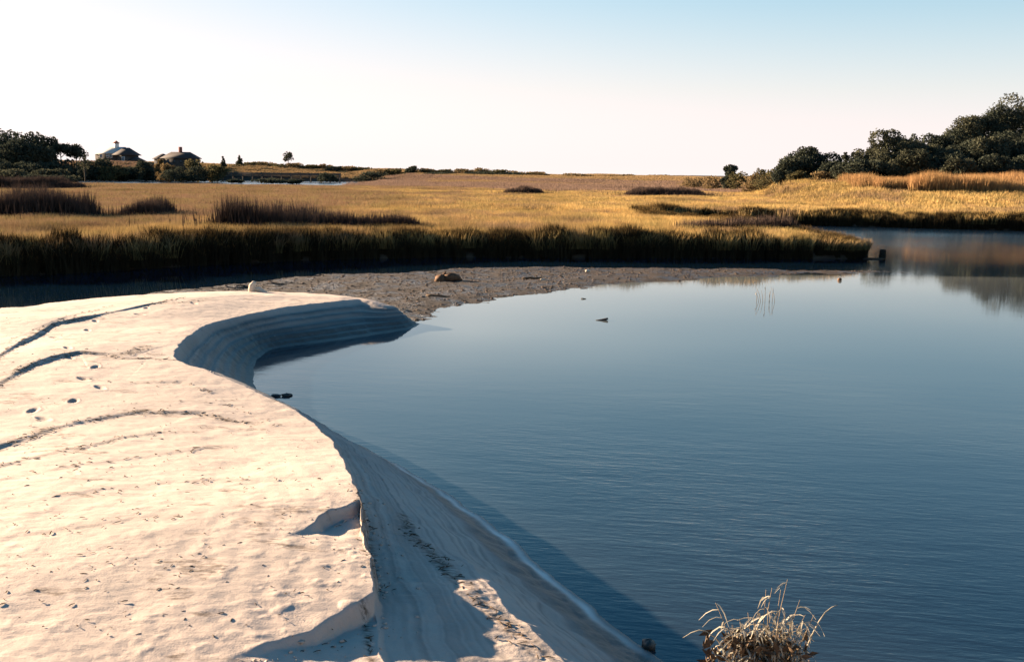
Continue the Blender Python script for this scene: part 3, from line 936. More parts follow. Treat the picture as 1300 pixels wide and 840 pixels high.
# reeds at the foot of the wooded hill
x, y = jgrid(30, 115, 118, 150, .75, 5)
u = upx(x, y)
y_in = np.interp(u, [1060, 1085, 1110, 1320, 1500], [150, 132, 124, 119, 119])
k = (u > 1062) & (u < 1460) & (y > y_in) & (y < y_in + 17)
gap = (u > 1092) & (u < 1152) & (y < y_in + 5.5)
k &= ~gap
x, y, u = x[k], y[k], u[k]
s = .95 + .25 * NZ.fbm(x * .2, y * .2, 3)
s *= np.interp(u, [1062, 1100, 1160, 1300], [.75, 1.0, 1.15, 1.05])
scatter('reed_bed', np.column_stack([x, y, land_z(x, y) - .05]), np.column_stack([np.ones_like(s), np.ones_like(s), s]), reed_t, 'rusty golden reed bed at the foot of the wooded hill', 'reeds', 5)
# dune grass on the rising ground
x, y, sd = gfield(185, 620, 3.2, 6)
u = upx(x, y)
y0 = np.interp(u, UU, Y0); y1 = np.interp(u, UU, Y1)
k = (sd > 1) & (y > np.where(u < 960, y0 + 8, 190)) & (y < y1 + 70)
x, y = x[k], y[k]
s = 1 + .3 * NZ.fbm(x * .05, y * .05, 3)
scatter('dune_grass', np.column_stack([x, y, land_z(x, y) - .08]), np.column_stack([np.ones_like(s), np.ones_like(s), s]), dune_t, 'tan grass on the far dunes and rising ground', 'grass', 6)

# ------------------------------------------------------------------ trees and shrubs
def crown_pts(lobes, n, seed, shell=.55):
    r = np.random.default_rng(seed)
    vol = np.array([a_[3] * a_[4] * a_[5] for a_ in lobes]) ** .7
    idx = r.choice(len(lobes), n, p=vol / vol.sum())
    L = np.array(lobes)[idx]
    d = r.normal(size=(n, 3)); d /= np.linalg.norm(d, axis=1)[:, None]
    rad = (shell + (1 - shell) * r.random(n) ** .6) * (.85 + .3 * r.random(n))
    return L[:, :3] + d * L[:, 3:] * rad[:, None]

def make_tree(name, label, cat, x, y, top, width, mat, seed, trunk=.35, n=1700, leaf=.32, style='round', group=None, base=None):
    """top: height of the crown top above sea level; width of the crown; trunk: bare share of the height"""
    r = np.random.default_rng(seed)
    gz = float(land_z(np.array([x]), np.array([y]))[0]) if base is None else base
    h = max(top - gz, .8)
    t = thing(name, label, cat, (x, y, gz - .1), 0, group)
    lobes = []
    cz0 = h * trunk
    ch = h - cz0
    if style == 'cone':
        for k in range(7):
            f = k / 6
            w = width * .5 * (1 - f) + .12 * width
            lobes.append((r.normal() * .05 * width, r.normal() * .05 * width, cz0 + ch * (.06 + .88 * f), w * .75, w * .75, ch * .12))
    elif style == 'flat':
        for k in range(11):
            an = k * 2.4; rr = width * .40 * math.sqrt((k + .3) / 11)
            lobes.append((rr * math.cos(an), rr * .8 * math.sin(an), cz0 + ch * (.62 + .22 * r.random() - .3 * (rr / width)), width * (.15 + .07 * r.random()), width * .17, ch * (.17 + .09 * r.random())))
    elif style == 'open':
        for k in range(8):
            an = k * 2.4; rr = width * .36 * math.sqrt((k + .3) / 8)
            lobes.append((rr * math.cos(an), rr * .8 * math.sin(an), cz0 + ch * (.2 + .7 * r.random()), width * (.10 + .06 * r.random()), width * .13, ch * (.10 + .06 * r.random())))
    else:
        nl = 13
        for k in range(nl):
            f = (k + .5) / nl
            an = k * 2.4
            zf = .12 + .74 * r.random()
            prof = math.sin(math.pi * min(max(.18 + zf * .72, 0), 1)) ** .8
            rr = width * .36 * prof * math.sqrt(.25 + .75 * r.random())
            s_ = width * (.13 + .08 * r.random())
            lobes.append((rr * math.cos(an), rr * .85 * math.sin(an), cz0 + ch * zf, s_, s_, min(s_, ch * .22)))
        lobes.append((0, 0, cz0 + ch * .5, width * .26, width * .24, ch * .33))
        lobes.append((r.normal() * .06 * width, 0, cz0 + ch * .86, width * .15, width * .15, ch * .14))
    mb = MB()
    mb.leaves(crown_pts(lobes, n, seed), leaf, seed)
    mb.build('crown', mat, t)
    tb = MB()
    lean = r.normal(size=2) * .04 * h
    tp = [np.array([lean[0] * f, lean[1] * f, h * f * .86]) for f in (0, .25, .5, .75, 1.0)]
    r0 = max(.05 * width * .5, .018 * h)
    tb.tube(tp, [r0 * k for k in (1.3, 1, .8, .55, .2)], 7)
    for k in range(min(7, len(lobes))):
        lb = lobes[k]
        f = max(min((lb[2] - .18 * h) / (h * .86), .8), .15)
        p0 = np.array([lean[0] * f, lean[1] * f, h * f * .86])
        p2 = np.array(lb[:3]); pm = (p0 + p2) / 2 + np.array([0, 0, -.03 * h])
        tb.tube([p0, pm, p2], [r0 * .45, r0 * .3, r0 * .1], 5)
    tb.build('trunk', MAT['bark'], t)
    return t

def tree_px(name, label, cat, u, vtop, wpx, dist, mat, seed, **kw):
    if u > 985 and cat == 'tree': wpx = wpx * 1.25
    p = at(u, vtop, dist)
    return make_tree(name, label, cat, p[0], p[1], p[2], wpx / FPX * dist, mat, seed, **kw)

ORD = ['first', 'second', 'third', 'fourth', 'fifth', 'sixth', 'seventh', 'eighth', 'ninth', 'tenth', 'eleventh', 'twelfth']
def place_labels(items, tones, segs, noun):
    """one label per bush: its tone and its rank from the left inside a stretch bounded by landmarks"""
    out = [None] * len(items)
    for u0, u1, where in segs:
        for key in tones:
            ks = sorted([k for k, q in enumerate(items) if u0 <= q[0] < u1 and q[4] is key], key=lambda k: items[k][0])
            for r_, k in enumerate(ks):
                out[k] = (tones[key] + ' ' + noun + ', ' + ORD[r_] + ' from the left ' + where) if len(ks) > 1 else 'only ' + tones[key] + ' ' + noun + ' ' + where
    return out
PI_, OK, SR, TS = MAT['pine'], MAT['oak'], MAT['scrub'], MAT['tanscrub']
# right: the wooded hill and the trees left of it
tree_px('round_tree', 'small dark round tree standing alone on the skyline right of centre', 'tree', 927, 208, 25, 230, PI_, 1, trunk=.1, leaf=.55, n=2600)
tree_px('domed_tree', 'large dark dome shaped tree, leftmost big tree before the wooded hill', 'tree', 1027, 185, 66, 172, PI_, 2, trunk=.03, leaf=.38, n=10500)
tree_px('low_tree', 'low dark tree hugging the left foot of the domed tree', 'tree', 1000, 203, 34, 168, PI_, 3, trunk=.05, leaf=.38, n=3900)
tree_px('column_tree', 'narrow column shaped tree just right of the domed tree', 'tree', 1074, 192, 12, 158, PI_, 4, trunk=.1, leaf=.35, n=800)
tree_px('low_tree', 'low dark tree filling the gap between domed tree and column tree', 'tree', 1058, 205, 32, 160, PI_, 5, trunk=.05, leaf=.38, n=3900)
tree_px('loose_tree', 'small loose topped tree right of the column tree', 'tree', 1094, 188, 30, 154, OK, 6, trunk=.1, leaf=.38, n=1400, style='round')
tree_px('broad_tree', 'broad spreading tree with ragged top rising before the hill woods', 'tree', 1136, 163, 62, 152, OK, 7, trunk=.12, leaf=.38, n=9500)
tree_px('ragged_tree', 'slender ragged tree behind the right shoulder of the broad tree', 'tree', 1163, 169, 26, 160, PI_, 8, trunk=.2, leaf=.42, n=2400)
HILL = [
    (1118, 186, 40, 157, 'dark tree tucked behind the left side of the broad tree'),
    (1152, 176, 44, 158, 'dark tree directly behind the right half of the broad tree'),
    (1084, 199, 36, 151, 'bushy tree between column tree and broad tree'),
    (1180, 184, 40, 152, 'bushy tree in the dip right of the ragged tree'),
    (1190, 171, 46, 158, 'wooded hill tree at the low left end of the rising canopy'),
    (1212, 163, 40, 165, 'wooded hill tree second from the left in the rising canopy line'),
    (1232, 146, 42, 170, 'wooded hill tree with a feathery top at the first step of canopy'),
    (1256, 140, 44, 172, 'wooded hill tree in the middle of the rising canopy line'),
    (1278, 132, 44, 176, 'wooded hill tree just below the highest crown'),
    (1302, 121, 54, 180, 'tallest wooded hill tree cut by the right edge of the photo'),
    (1340, 112, 60, 185, 'wooded hill tree outside the right edge beyond the tallest one'),
    (1100, 202, 44, 148, 'bushy front tree at the left foot of the broad tree'),
    (1160, 192, 44, 146, 'bushy front tree at the right foot of the broad tree'),
    (1200, 190, 48, 148, 'front row tree of the wooded hill nearest its left end'),
    (1230, 178, 46, 152, 'front row tree of the wooded hill under the feathery top'),
    (1258, 172, 48, 150, 'front row tree of the wooded hill above the reed bed middle'),
    (1284, 165, 50, 152, 'front row tree of the wooded hill below the tallest crown'),
    (1312, 160, 56, 154, 'front row tree of the wooded hill at the right photo edge'),
    (1222, 200, 40, 142, 'low understory tree right behind the reed bed crest'),
    (1268, 198, 46, 142, 'low understory tree behind the reeds in the hill shade'),
    (1300, 196, 46, 142, 'low understory tree behind the reeds at the far right'),
    (1350, 165, 60, 160, 'front row tree of the wooded hill outside the right edge'),
]
for k, (u, vt, w, d, lab) in enumerate(HILL):
    tree_px('hill_tree', lab, 'tree', u, vt, w * 1.25, d, PI_ if k % 3 else OK, 20 + k, trunk=.04 if k > 10 or k < 4 else .12, leaf=.37, n=8200, group='trees on the wooded hill')
# scrub below the right trees
RS = [(937, 219, 26, 215, SR), (967, 214, 24, 205, SR), (985, 213, 30, 200, SR), (958, 220, 30, 190, TS), (1012, 217, 30, 165, SR), (1045, 218, 34, 158, TS), (1078, 218, 30, 150, SR), (905, 222, 26, 240, TS),
      (975, 222, 36, 185, SR), (880, 225, 30, 260, TS), (1100, 219, 26, 146, SR)]
RL = place_labels(RS, {PI_: 'dark', OK: 'brown green', SR: 'olive', TS: 'tan'}, [(0, 960, 'by the lone round tree'), (960, 1020, 'below the domed tree'), (1020, 2000, 'before the hill trees')], 'scrub bush')
for k, (u, vt, w, d, m) in enumerate(RS):
    tree_px('scrub_bush', RL[k], 'bush', u, vt, w * 1.2, d, m, 60 + k, trunk=.0, leaf=.45, n=900, group='scrub bushes below the right hand trees')
# left: pine grove
LG = [(8, 164, 52, 330, 'pine at the far left edge with the highest crown of the grove'), (34, 168, 46, 335, 'second pine of the left grove, flat topped'), (55, 173, 34, 338, 'pine at the right end of the dense left grove'),
      (-22, 166, 54, 332, 'pine of the left grove outside the left edge'), (22, 178, 46, 322, 'lower pine in front of the left grove'), (46, 184, 34, 320, 'short pine before the right end of the left grove')]
for k, (u, vt, w, d, lab) in enumerate(LG):
    tree_px('pine_tree', lab, 'tree', u, vt, w * 1.45, d, PI_, 80 + k, trunk=.12, leaf=.85, n=3000, style='round', group='pines of the left grove')
tree_px('umbrella_pine', 'flat topped pine on thin trunks with bright sky beneath it', 'tree', 78, 180, 30, 335, PI_, 90, trunk=.5, leaf=.7, n=1400, style='flat')
tree_px('umbrella_pine', 'dense flat topped pine, second in the airy row left of the house', 'tree', 94, 180, 24, 338, PI_, 91, trunk=.35, leaf=.7, n=1500, style='flat')
tree_px('bare_tree', 'thin half bare tree nearest the pale roofed house', 'tree', 106, 184, 18, 340, OK, 92, trunk=.25, leaf=.55, n=320, style='open')
# left: low scrub and hedges
LS = [(10, 203, 60, 312, PI_), (45, 206, 60, 312, PI_), (80, 203, 40, 318, PI_), (108, 203, 40, 322, PI_), (126, 201, 34, 330, PI_), (20, 214, 70, 292, OK), (70, 215, 60, 292, OK), (110, 214, 44, 295, PI_), (60, 222, 60, 275, PI_),
      (142, 211, 34, 310, SR), (160, 212, 30, 315, PI_), (178, 203, 18, 420, PI_), (186, 206, 20, 420, PI_), (120, 221, 60, 272, PI_), (155, 220, 40, 275, PI_), (-20, 214, 60, 292, PI_), (95, 209, 36, 305, TS)]
LL = place_labels(LS, {PI_: 'dark', OK: 'brown green', SR: 'olive', TS: 'tan'}, [(-999, 84, 'below the dense left grove'), (84, 135, 'below the flat topped pines'), (135, 999, 'in front of the pale roofed house')], 'bush')
for k, (u, vt, w, d, m) in enumerate(LS):
    tree_px('scrub_bush', LL[k], 'bush', u, vt, w * 1.2, d if u < 84 else 388 + 6 * (k % 3), m, 100 + k, trunk=.0, leaf=.8, n=1900, group='dark bushes below the left grove')
MS = [(202, 201, 14, 400, TS), (212, 208, 22, 380, TS), (245, 203, 24, 380, SR), (222, 211, 30, 370, PI_), (250, 211, 30, 370, PI_), (276, 210, 26, 372, SR), (295, 209, 24, 440, SR), (315, 206, 28, 450, SR), (335, 205.5, 30, 455, TS),
      (355, 208, 28, 450, SR), (375, 207, 24, 450, TS), (392, 209, 26, 452, SR), (410, 208, 24, 455, TS), (425, 211, 26, 440, PI_), (442, 211, 22, 440, TS), (460, 212, 26, 440, SR), (480, 214, 26, 445, TS), (500, 214, 26, 445, SR),
      (522, 211, 16, 450, PI_), (540, 214, 26, 450, TS), (565, 215, 26, 450, SR), (590, 214, 30, 452, TS), (610, 213, 30, 455, TS), (630, 215, 30, 455, SR), (655, 217, 32, 455, TS), (680, 218, 30, 455, TS), (265, 208, 20, 382, TS), (415, 219, 26, 400, PI_),
      (345, 226.5, 40, 352, PI_), (298, 227.5, 20, 350, PI_), (374, 227.5, 20, 352, PI_), (610, 218, 40, 430, PI_), (650, 219, 40, 430, PI_), (560, 219, 40, 425, PI_), (470, 218, 40, 420, PI_), (735, 220, 40, 440, TS), (790, 221.5, 40, 440, TS), (840, 221.5, 40, 440, TS)]
ML = place_labels(MS, {PI_: 'dark', OK: 'brown green', SR: 'olive', TS: 'tan'}, [(0, 270, 'around the hip roofed house'), (270, 366, 'between second house and wispy tree'), (366, 436, 'from wispy tree to bridge end'), (436, 545, 'just right of the footbridge'), (545, 700, 'on the central dune skyline'), (700, 2000, 'on the low skyline right of centre')], 'dune shrub')
for k, (u, vt, w, d, m) in enumerate(MS):
    tree_px('dune_shrub', ML[k], 'bush', u, vt, w * 1.25, d + (52 if 285 < u < 470 and d > 420 else 0), m, 140 + k, trunk=.0, leaf=.8, n=1000, group='dune shrubs along the skyline')
tree_px('cedar_tree', 'small pointed cedar nearest the second house', 'tree', 283, 198.5, 11, 470, OK, 201, trunk=.05, leaf=.75, n=900, style='cone')
tree_px('cedar_tree', 'small pointed cedar above the left end of the footbridge', 'tree', 304, 197.5, 11, 495, OK, 202, trunk=.05, leaf=.75, n=900, style='cone')
tree_px('wind_bent_tree', 'lone wispy tree with a small ragged crown above the footbridge', 'tree', 366, 192.5, 16, 500, OK, 203, trunk=.4, leaf=.7, n=600, style='round')

# ------------------------------------------------------------------ houses
def win(parent, x, y, z, w, h, fm=None):
    """window in a wall facing local -Y: frame with a recessed pane"""
    f = MB()
    for dx in (-w / 2, w / 2): f.box((x + dx, y - .06, z), (.14, .14, h + .14))
    for dz in (-h / 2, h / 2): f.box((x, y - .062, z + dz), (w - .14, .13, .14))
    f.box((x, y - .05, z), (.07, .08, h - .14))
    fr = f.build('window', fm or MAT['trim'], parent)
    g = MB(); g.box((x, y - .01, z), (w - .14, .06, h - .14)); g.build('pane', MAT['glass'], fr)

def gable_house(name, label, u, d, ridge_v, eave_v, base_v, half_w, depth, rz):
    zr = at(u, ridge_v, d)[2]; ze = at(u, eave_v, d)[2]; zb = at(u, base_v, d)[2] - 2.5
    x = at(u, base_v, d)[0]
    t = thing(name, label, 'house', (x, d, zb), rz)
    hr, he = zr - zb, ze - zb
    w = MB(); w.box((0, 0, he / 2), (2 * half_w, depth, he))
    # gable ends
    for sx in (-1, 1):
        xg = sx * (half_w - .01)
        w.add([[xg, -depth / 2, he], [xg, depth / 2, he], [xg, 0, hr], [xg - sx * .25, -depth / 2, he], [xg - sx * .25, depth / 2, he], [xg - sx * .25, 0, hr]],
              f3=[[0, 1, 2], [3, 5, 4]], f4=[[0, 2, 5, 3], [1, 4, 5, 2], [0, 3, 4, 1]])
    w.build('wall', MAT['shingle'], t)
    return t, hr, he

def roof_slab(parent, half_w, depth, he, hr, mat, over=.5, name='roof'):
    m = MB()
    k = (hr - he) / (depth / 2)
    yo = depth / 2 + over; zo = he - over * k
    th = .28
    v = []
    for x in (-half_w - over, half_w + over):
        v += [[x, -yo, zo + .03], [x, 0, hr + .03], [x, yo, zo + .03], [x, yo, zo + th], [x, 0, hr + th], [x, -yo, zo + th]]
    f4 = [[0, 1, 7, 6], [1, 2, 8, 7], [2, 3, 9, 8], [3, 4, 10, 9], [4, 5, 11, 10], [5, 0, 6, 11], [0, 5, 4, 1], [1, 4, 3, 2], [6, 7, 10, 11], [7, 8, 9, 10]]
    m.add(v, f4=f4)
    return m.build(name, mat, parent)

def hip_roof(parent, cx, cy, hw, hd, ridge, z0, z1, mat, name='roof'):
    m = MB()
    v = [[cx - hw, cy - hd, z0], [cx + hw, cy - hd, z0], [cx + hw, cy + hd, z0], [cx - hw, cy + hd, z0], [cx - ridge, cy, z1], [cx + ridge, cy, z1],
         [cx - hw, cy - hd, z0 - .2], [cx + hw, cy - hd, z0 - .2], [cx + hw, cy + hd, z0 - .2], [cx - hw, cy + hd, z0 - .2]]
    m.add(v, f3=[[1, 2, 5], [3, 0, 4]], f4=[[0, 1, 5, 4], [2, 3, 4, 5], [6, 7, 1, 0], [7, 8, 2, 1], [8, 9, 3, 2], [9, 6, 0, 3], [9, 8, 7, 6]])
    return m.build(name, mat, parent)

# house with the pale roof and cupola
t, hr, he = gable_house('beach_house', 'shingled house with pale sunlit roof and a red topped cupola', 147, 450, 187.5, 195, 208, 5.8, 9.0, math.radians(-12))
t.location.x -= 1.0
roof_slab(t, 5.8, 9.0, he, hr, MAT['roofpale'])
win(t, -2.9, -4.5, he - 1.2, 1.1, 1.5); win(t, .2, -4.5, he - 1.2, 1.2, 1.5); win(t, 1.9, -4.5, he - 1.2, 1.2, 1.5); win(t, -1.2, -4.5, he - 4.2, 1.2, 1.6)
w = MB(); w.box((8.2, -1.4, (he - .6) / 2), (5.0, 8.4, he - .6)); w.build('wing_wall', MAT['shingle'], t)
hip_roof(t, 7.6, -1.4, 4.2, 4.8, 1.5, he - .6, hr - .05, MAT['roofdark'], 'wing_roof')
win(t, 8.6, -5.6, he - 2.2, 1.3, 1.6)
w = MB(); w.box((12.0, -1.5, (he - 3.0) / 2), (2.6, 7.0, he - 3.0)); w.build('porch_wall', MAT['shingle'], t)
hip_roof(t, 12.2, -1.5, 2.1, 4.2, .3, he - 3.0, he - 1.2, MAT['roofdark'], 'porch_roof')
w = MB(); w.box((1.9, 0, hr + .85), (1.5, 1.5, 2.1), 0, .04); c = w.build('cupola', MAT['trim'], t)
m = MB(); m.add([[1.9 + sx * 1.15, sy * 1.15, hr + 1.85] for sx, sy in ((-1, -1), (1, -1), (1, 1), (-1, 1))] + [[1.9, 0, hr + 3.1]], f3=[[0, 1, 4], [1, 2, 4], [2, 3, 4], [3, 0, 4]], f4=[[3, 2, 1, 0]])
m.build('cupola_roof', MAT['brick'], c)
# darker hip roofed house
zb = at(228, 208, 430)[2] - 2.5
t = thing('beach_house', 'dark hip roofed house with a single chimney amid scrub', 'house', (at(230, 208, 430)[0], 430, zb), math.radians(-10))
he = at(228, 201, 430)[2] - zb; hr = at(228, 193, 430)[2] - zb
w = MB(); w.box((0, 0, he / 2), (12.5, 9, he)); w.build('wall', MAT['shingle'], t)
rf = hip_roof(t, 0, 0, 6.9, 5.1, 4.3, he, hr, MAT['roofdark'])
w = MB(); w.box((-.2, .2, hr + .5), (1.1, 1.1, 3.2), 0, .05); ch = w.build('chimney', MAT['brick'], rf)
w = MB(); w.box((-7.6, -1, (he - .2) / 2), (4.4, 7, he - .2)); w.build('wing_wall', MAT['shingle'], t)
hip_roof(t, -7.6, -1, 2.7, 4.0, .5, he - .2, hr - .8, MAT['roofdark'], 'wing_roof')
for wx in (-3.4, -.6, 2.2, 4.3): win(t, wx, -4.5, he - 1.3, .9, 1.4, MAT['shingle'])

# ------------------------------------------------------------------ footbridge
d = 425
pL = at(282, 220, d); pR = at(432, 220, d)
zdk = at(355, 223.5, d)[2]
t = thing('footbridge', 'long low dark timber footbridge over the far pond inlet', 'bridge', ((pL[0] + pR[0]) / 2, d, 0), math.radians(2))
Lb = pR[0] - pL[0]
w = MB(); w.box((0, 0, zdk), (Lb, 2.2, .45)); w.build('deck', MAT['wood'], t)
for sy in (-1.0, 1.0):
    w = MB(); w.box((0, sy, zdk + 1.15), (Lb, .14, .32)); w.build('handrail', MAT['wood'], t)
    w = MB(); w.box((0, sy, zdk + .66), (Lb, .10, .62)); w.build('mid_rail', MAT['wood'], t)
npost = 13
pm = None
for i in range(npost):
    xx = -Lb / 2 + .4 + i * (Lb - .8) / (npost - 1)
    for sy in (-1.16, 1.16):
        if pm is None:
            w = MB(); w.tube([(0, 0, -.9), (0, 0, zdk + 1.3)], .17, 7); pm = w.mesh('post', MAT['wood'])
        link('post', pm, t, (xx, sy, 0))
    if i < npost - 1 and i % 3 == 1:
        w = MB(); w.box((xx + 1.6, 0, zdk - 1.2), (2.6, 1.9, .3)); w.build('cross_beam', MAT['wood'], t)

# ------------------------------------------------------------------ small things on the mudflat, sand and water
def lump_thing(name, label, cat, u, v, z, s, mat, seed, rough=.3, rz=0., sink=.25):
    p = P(u, v, z)
    mb = MB(); mb.lump((0, 0, s[2] * (1 - 2 * sink)), s, seed, 14, 9, rough)
    o = mb.build(name, mat, None, True, (p[0], p[1], z)); o.rotation_euler = (0, 0, rz)
    return tag(o, label, cat)
# broken stump / peat block on the mudflat
p = P(568, 357, .05)
t = thing('stump', 'broken orange brown stump lying on the mudflat', 'driftwood', (p[0], p[1], .03), .2)
mb = MB(); mb.lump((-.28, 0, .10), (.30, .24, .20), 5, 12, 8, .35); mb.build('root_mass', MAT['peat'], t)
mb = MB(); mb.tube([(-.1, 0, .12), (.15, -.02, .2), (.42, .04, .16), (.62, .1, .03)], [.17, .2, .14, .05], 9); mb.build('bole', MAT['peat'], t)
mb = MB(); mb.tube([(-.2, .05, .15), (-.12, .08, .33), (-.05, .1, .42)], [.07, .05, .02], 7); mb.build('snag', MAT['peat'], t)
def log(name, label, u, v, z, L, r_, rz, mat, seed):
    p = P(u, v, z); rr = np.random.default_rng(seed)
    mb = MB()
    pts = [(-L / 2 + L * k / 5, rr.normal() * .04 * L, r_ * .6 + .02 * rr.random()) for k in range(6)]
    mb.tube(pts, [r_ * q for q in (.6, 1, .95, .85, .7, .25)], 8)
    b = [(pts[2][0], pts[2][1], r_), (pts[2][0] + .12 * L, pts[2][1] + .1 * L, r_ * 2.2)]
    mb.tube(b, [r_ * .4, r_ * .15], 6)
    o = mb.build(name, mat, None, True, (p[0], p[1], z)); o.rotation_euler = (0, 0, rz)
    return tag(o, label, 'driftwood')
log('driftwood_log', 'dark waterlogged log on the mudflat nearest the sand tip', 556, 378, .04, .9, .07, -.2, MAT['wrack'], 1)
log('driftwood_log', 'thin dark log lying in the middle of the mudflat', 676, 354, .05, .9, .05, .05, MAT['wrack'], 2)
lump_thing('clod', 'pale sunlit clod right of the thin dark log on the mudflat', 'clod', 689, 356, .05, (.11, .08, .055), MAT['drift'], 3)
lump_thing('clod', 'pale sunlit clod near the far edge of the mudflat', 'clod', 746, 345, .05, (.12, .09, .07), MAT['drift'], 4)
log('driftwood_log', 'dark flat log at the water edge below the mudflat middle', 741, 379.5, .0, .2, .018, .1, MAT['wrack'], 3)
lump_thing('mooring_buoy', 'small orange brown float in shoal water off the mudflat end', 'float', 1066, 356, 0, (.09, .08, .08), MAT['peat'], 6, .1)
# floating piece of wood with a raised end
p = P(765, 406.5, 0)
t = thing('floating_branch', 'small dark branch with a raised end floating in open water', 'branch', (p[0], p[1], 0), .1)
mb = MB(); mb.tube([(-.22, 0, .005), (-.05, .01, .02), (.1, 0, .035), (.17, 0, .05)], [.008, .02, .04, .03], 7); mb.build('stick', MAT['wood'], t)
mb = MB(); mb.leaves([(.05, 0, .03), (.1, .02, .04), (.14, -.01, .06), (.0, .02, .02)], .08, 3); mb.build('dead_leaf', MAT['wrack'], t)
# stones at the waterline of the cove
lump_thing('stone', 'small dark stone at the waterline below the cove', 'stone', 350, 503, 0, (.09, .06, .03), MAT['stone'], 8, .6)
lump_thing('stone', 'larger dark stone standing in the water beside the cove', 'stone', 364, 502.5, 0, (.11, .06, .035), MAT['stone'], 9, .6)
# pale upright stump on the far crest
p = sandP(322, 370)
t = thing('driftwood_stump', 'pale upright driftwood stump on the far crest of the sand', 'driftwood', (p[0], p[1], p[2] - .03), 0)
mb = MB(); mb.tube([(-.02, 0, -.05), (-.05, 0, .1), (-.03, 0, .22), (.03, .01, .31), (.05, .01, .34)], [.10, .12, .11, .075, .03], 9); mb.build('bole', MAT['drift'], t, True)
mb = MB(); mb.tube([(0, 0, .1), (.15, .01, .1), (.3, .02, .03), (.42, .03, -.03)], [.05, .085, .06, .03], 8); mb.build('root', MAT['drift'], t, True)
# reeds standing in the water
p = P(972, 383, 0)
t = thing('reed_sprig', 'few thin reed stems standing alone in the open water', 'reeds', (p[0], p[1], 0), 0)
for k in range(9):
    rr = np.random.default_rng(300 + k)
    bx = -.32 + .08 * k + rr.normal() * .02
    hh = .28 + .35 * rr.random()
    mb = MB(); ln = rr.normal() * .08
    mb.tube([(bx, 0, -.1), (bx + ln * .4, .02, hh * .5), (bx + ln, .02, hh)], [.008, .007, .003], 5); mb.build('stem', MAT['stem'], t)
    if k % 3 == 1:
        mb = MB(); mb.leaves([(bx + ln, .02, hh * .8)], .12, k, .2); mb.build('leaf', MAT['stem'], t)
# piling at the end of the marsh point
p = P(1120, 328, 0)
t = thing('piling', 'short dark piling in the channel off the end of the marsh point', 'post', (p[0], p[1], 0), 0)
mb = MB(); mb.tube([(0, 0, -.6), (0, 0, .1), (.02, 0, .46), (.02, 0, .50)], [.19, .185, .17, .11], 11); mb.build('pile', MAT['rushpost'], t)
mb = MB(); b = np.column_stack([np.random.default_rng(5).normal(size=(60, 2)) * .1, np.full(60, .05)]); mb.blades(b, .38 + .15 * np.random.default_rng(6).random(60), .02, np.random.default_rng(7).normal(size=(60, 2)) * .08, 8)
mb.build('weed', MAT['rush'], t)
# mud spit between the marsh point and the piling
lump_thing('mud_spit', 'thin dark mud spit between the marsh point and the piling', 'mud', 1109, 329, 0, (.55, .2, .05), MAT['ground'], 12, .2)
# dark clump at the near water edge
lump_thing('peat_clod', 'dark round clod at the near water edge by the dead plant', 'clod', 823, 822, .0, (.075, .07, .06), MAT['stone'], 15, .25)

# dry wrack twigs lying on the sand along the drift lines
def build_wrack():
    mb = MB(); r = np.random.default_rng(9)
    lines = [(ln, ws, .07) for ln, _, ws in RIDGES] + [(ln, ws, w) for ln, w, ws in WRACK]
    for ln, ws, sp in lines:
        L = np.hypot(*np.diff(ln, axis=0).T); c = np.concatenate([[0], np.cumsum(L)])
        n = int(c[-1] * 26 * ws)
        s_ = r.random(n) * c[-1]
        s_ = s_[NZ(s_ * .9, np.full(n, 4.2)) > -.45]
        x = np.interp(s_, c, ln[:, 0]) + r.normal(size=len(s_)) * sp * .8; y = np.interp(s_, c, ln[:, 1]) + r.normal(size=len(s_)) * sp * .8
        z = sand_z(x, y)
        for a_, b_, c_ in zip(x, y, z):
            an = r.random() * 6.28; l_ = .012 + .04 * r.random()
            dx, dy = math.cos(an) * l_, math.sin(an) * l_
            q = .0022 + .003 * r.random()
            mb.tube([(a_ - dx, b_ - dy, c_ + q), (a_, b_, c_ + q * 2.2), (a_ + dx, b_ + dy, c_ + q)], [q, q * 1.2, q * .5], 4)
    n = 700
    u = r.uniform(0, 640, n); v = r.uniform(400, 838, n)
    k = 0
    for a_, b_ in zip(u, v):
        p = P(a_, b_, 1.0)
        if not inside(np.array([p[0]]), np.array([p[1]]), top_poly)[0]: continue
        z = sand_z(np.array([p[0]]), np.array([p[1]]))[0]
        an = r.random() * 6.28; l_ = .008 + .022 * r.random() ** 2; q = .0015 + .0025 * r.random()
        dx, dy = math.cos(an) * l_, math.sin(an) * l_
        mb.tube([(p[0] - dx, p[1] - dy, z + q), (p[0], p[1], z + q * 2), (p[0] + dx, p[1] + dy, z + q)], [q, q * 1.2, q * .6], 4)
    tag(mb.build('wrack', MAT['wrack']), 'dry seaweed and twigs strewn along drift lines on the sand', 'wrack', kind='stuff')
build_wrack()

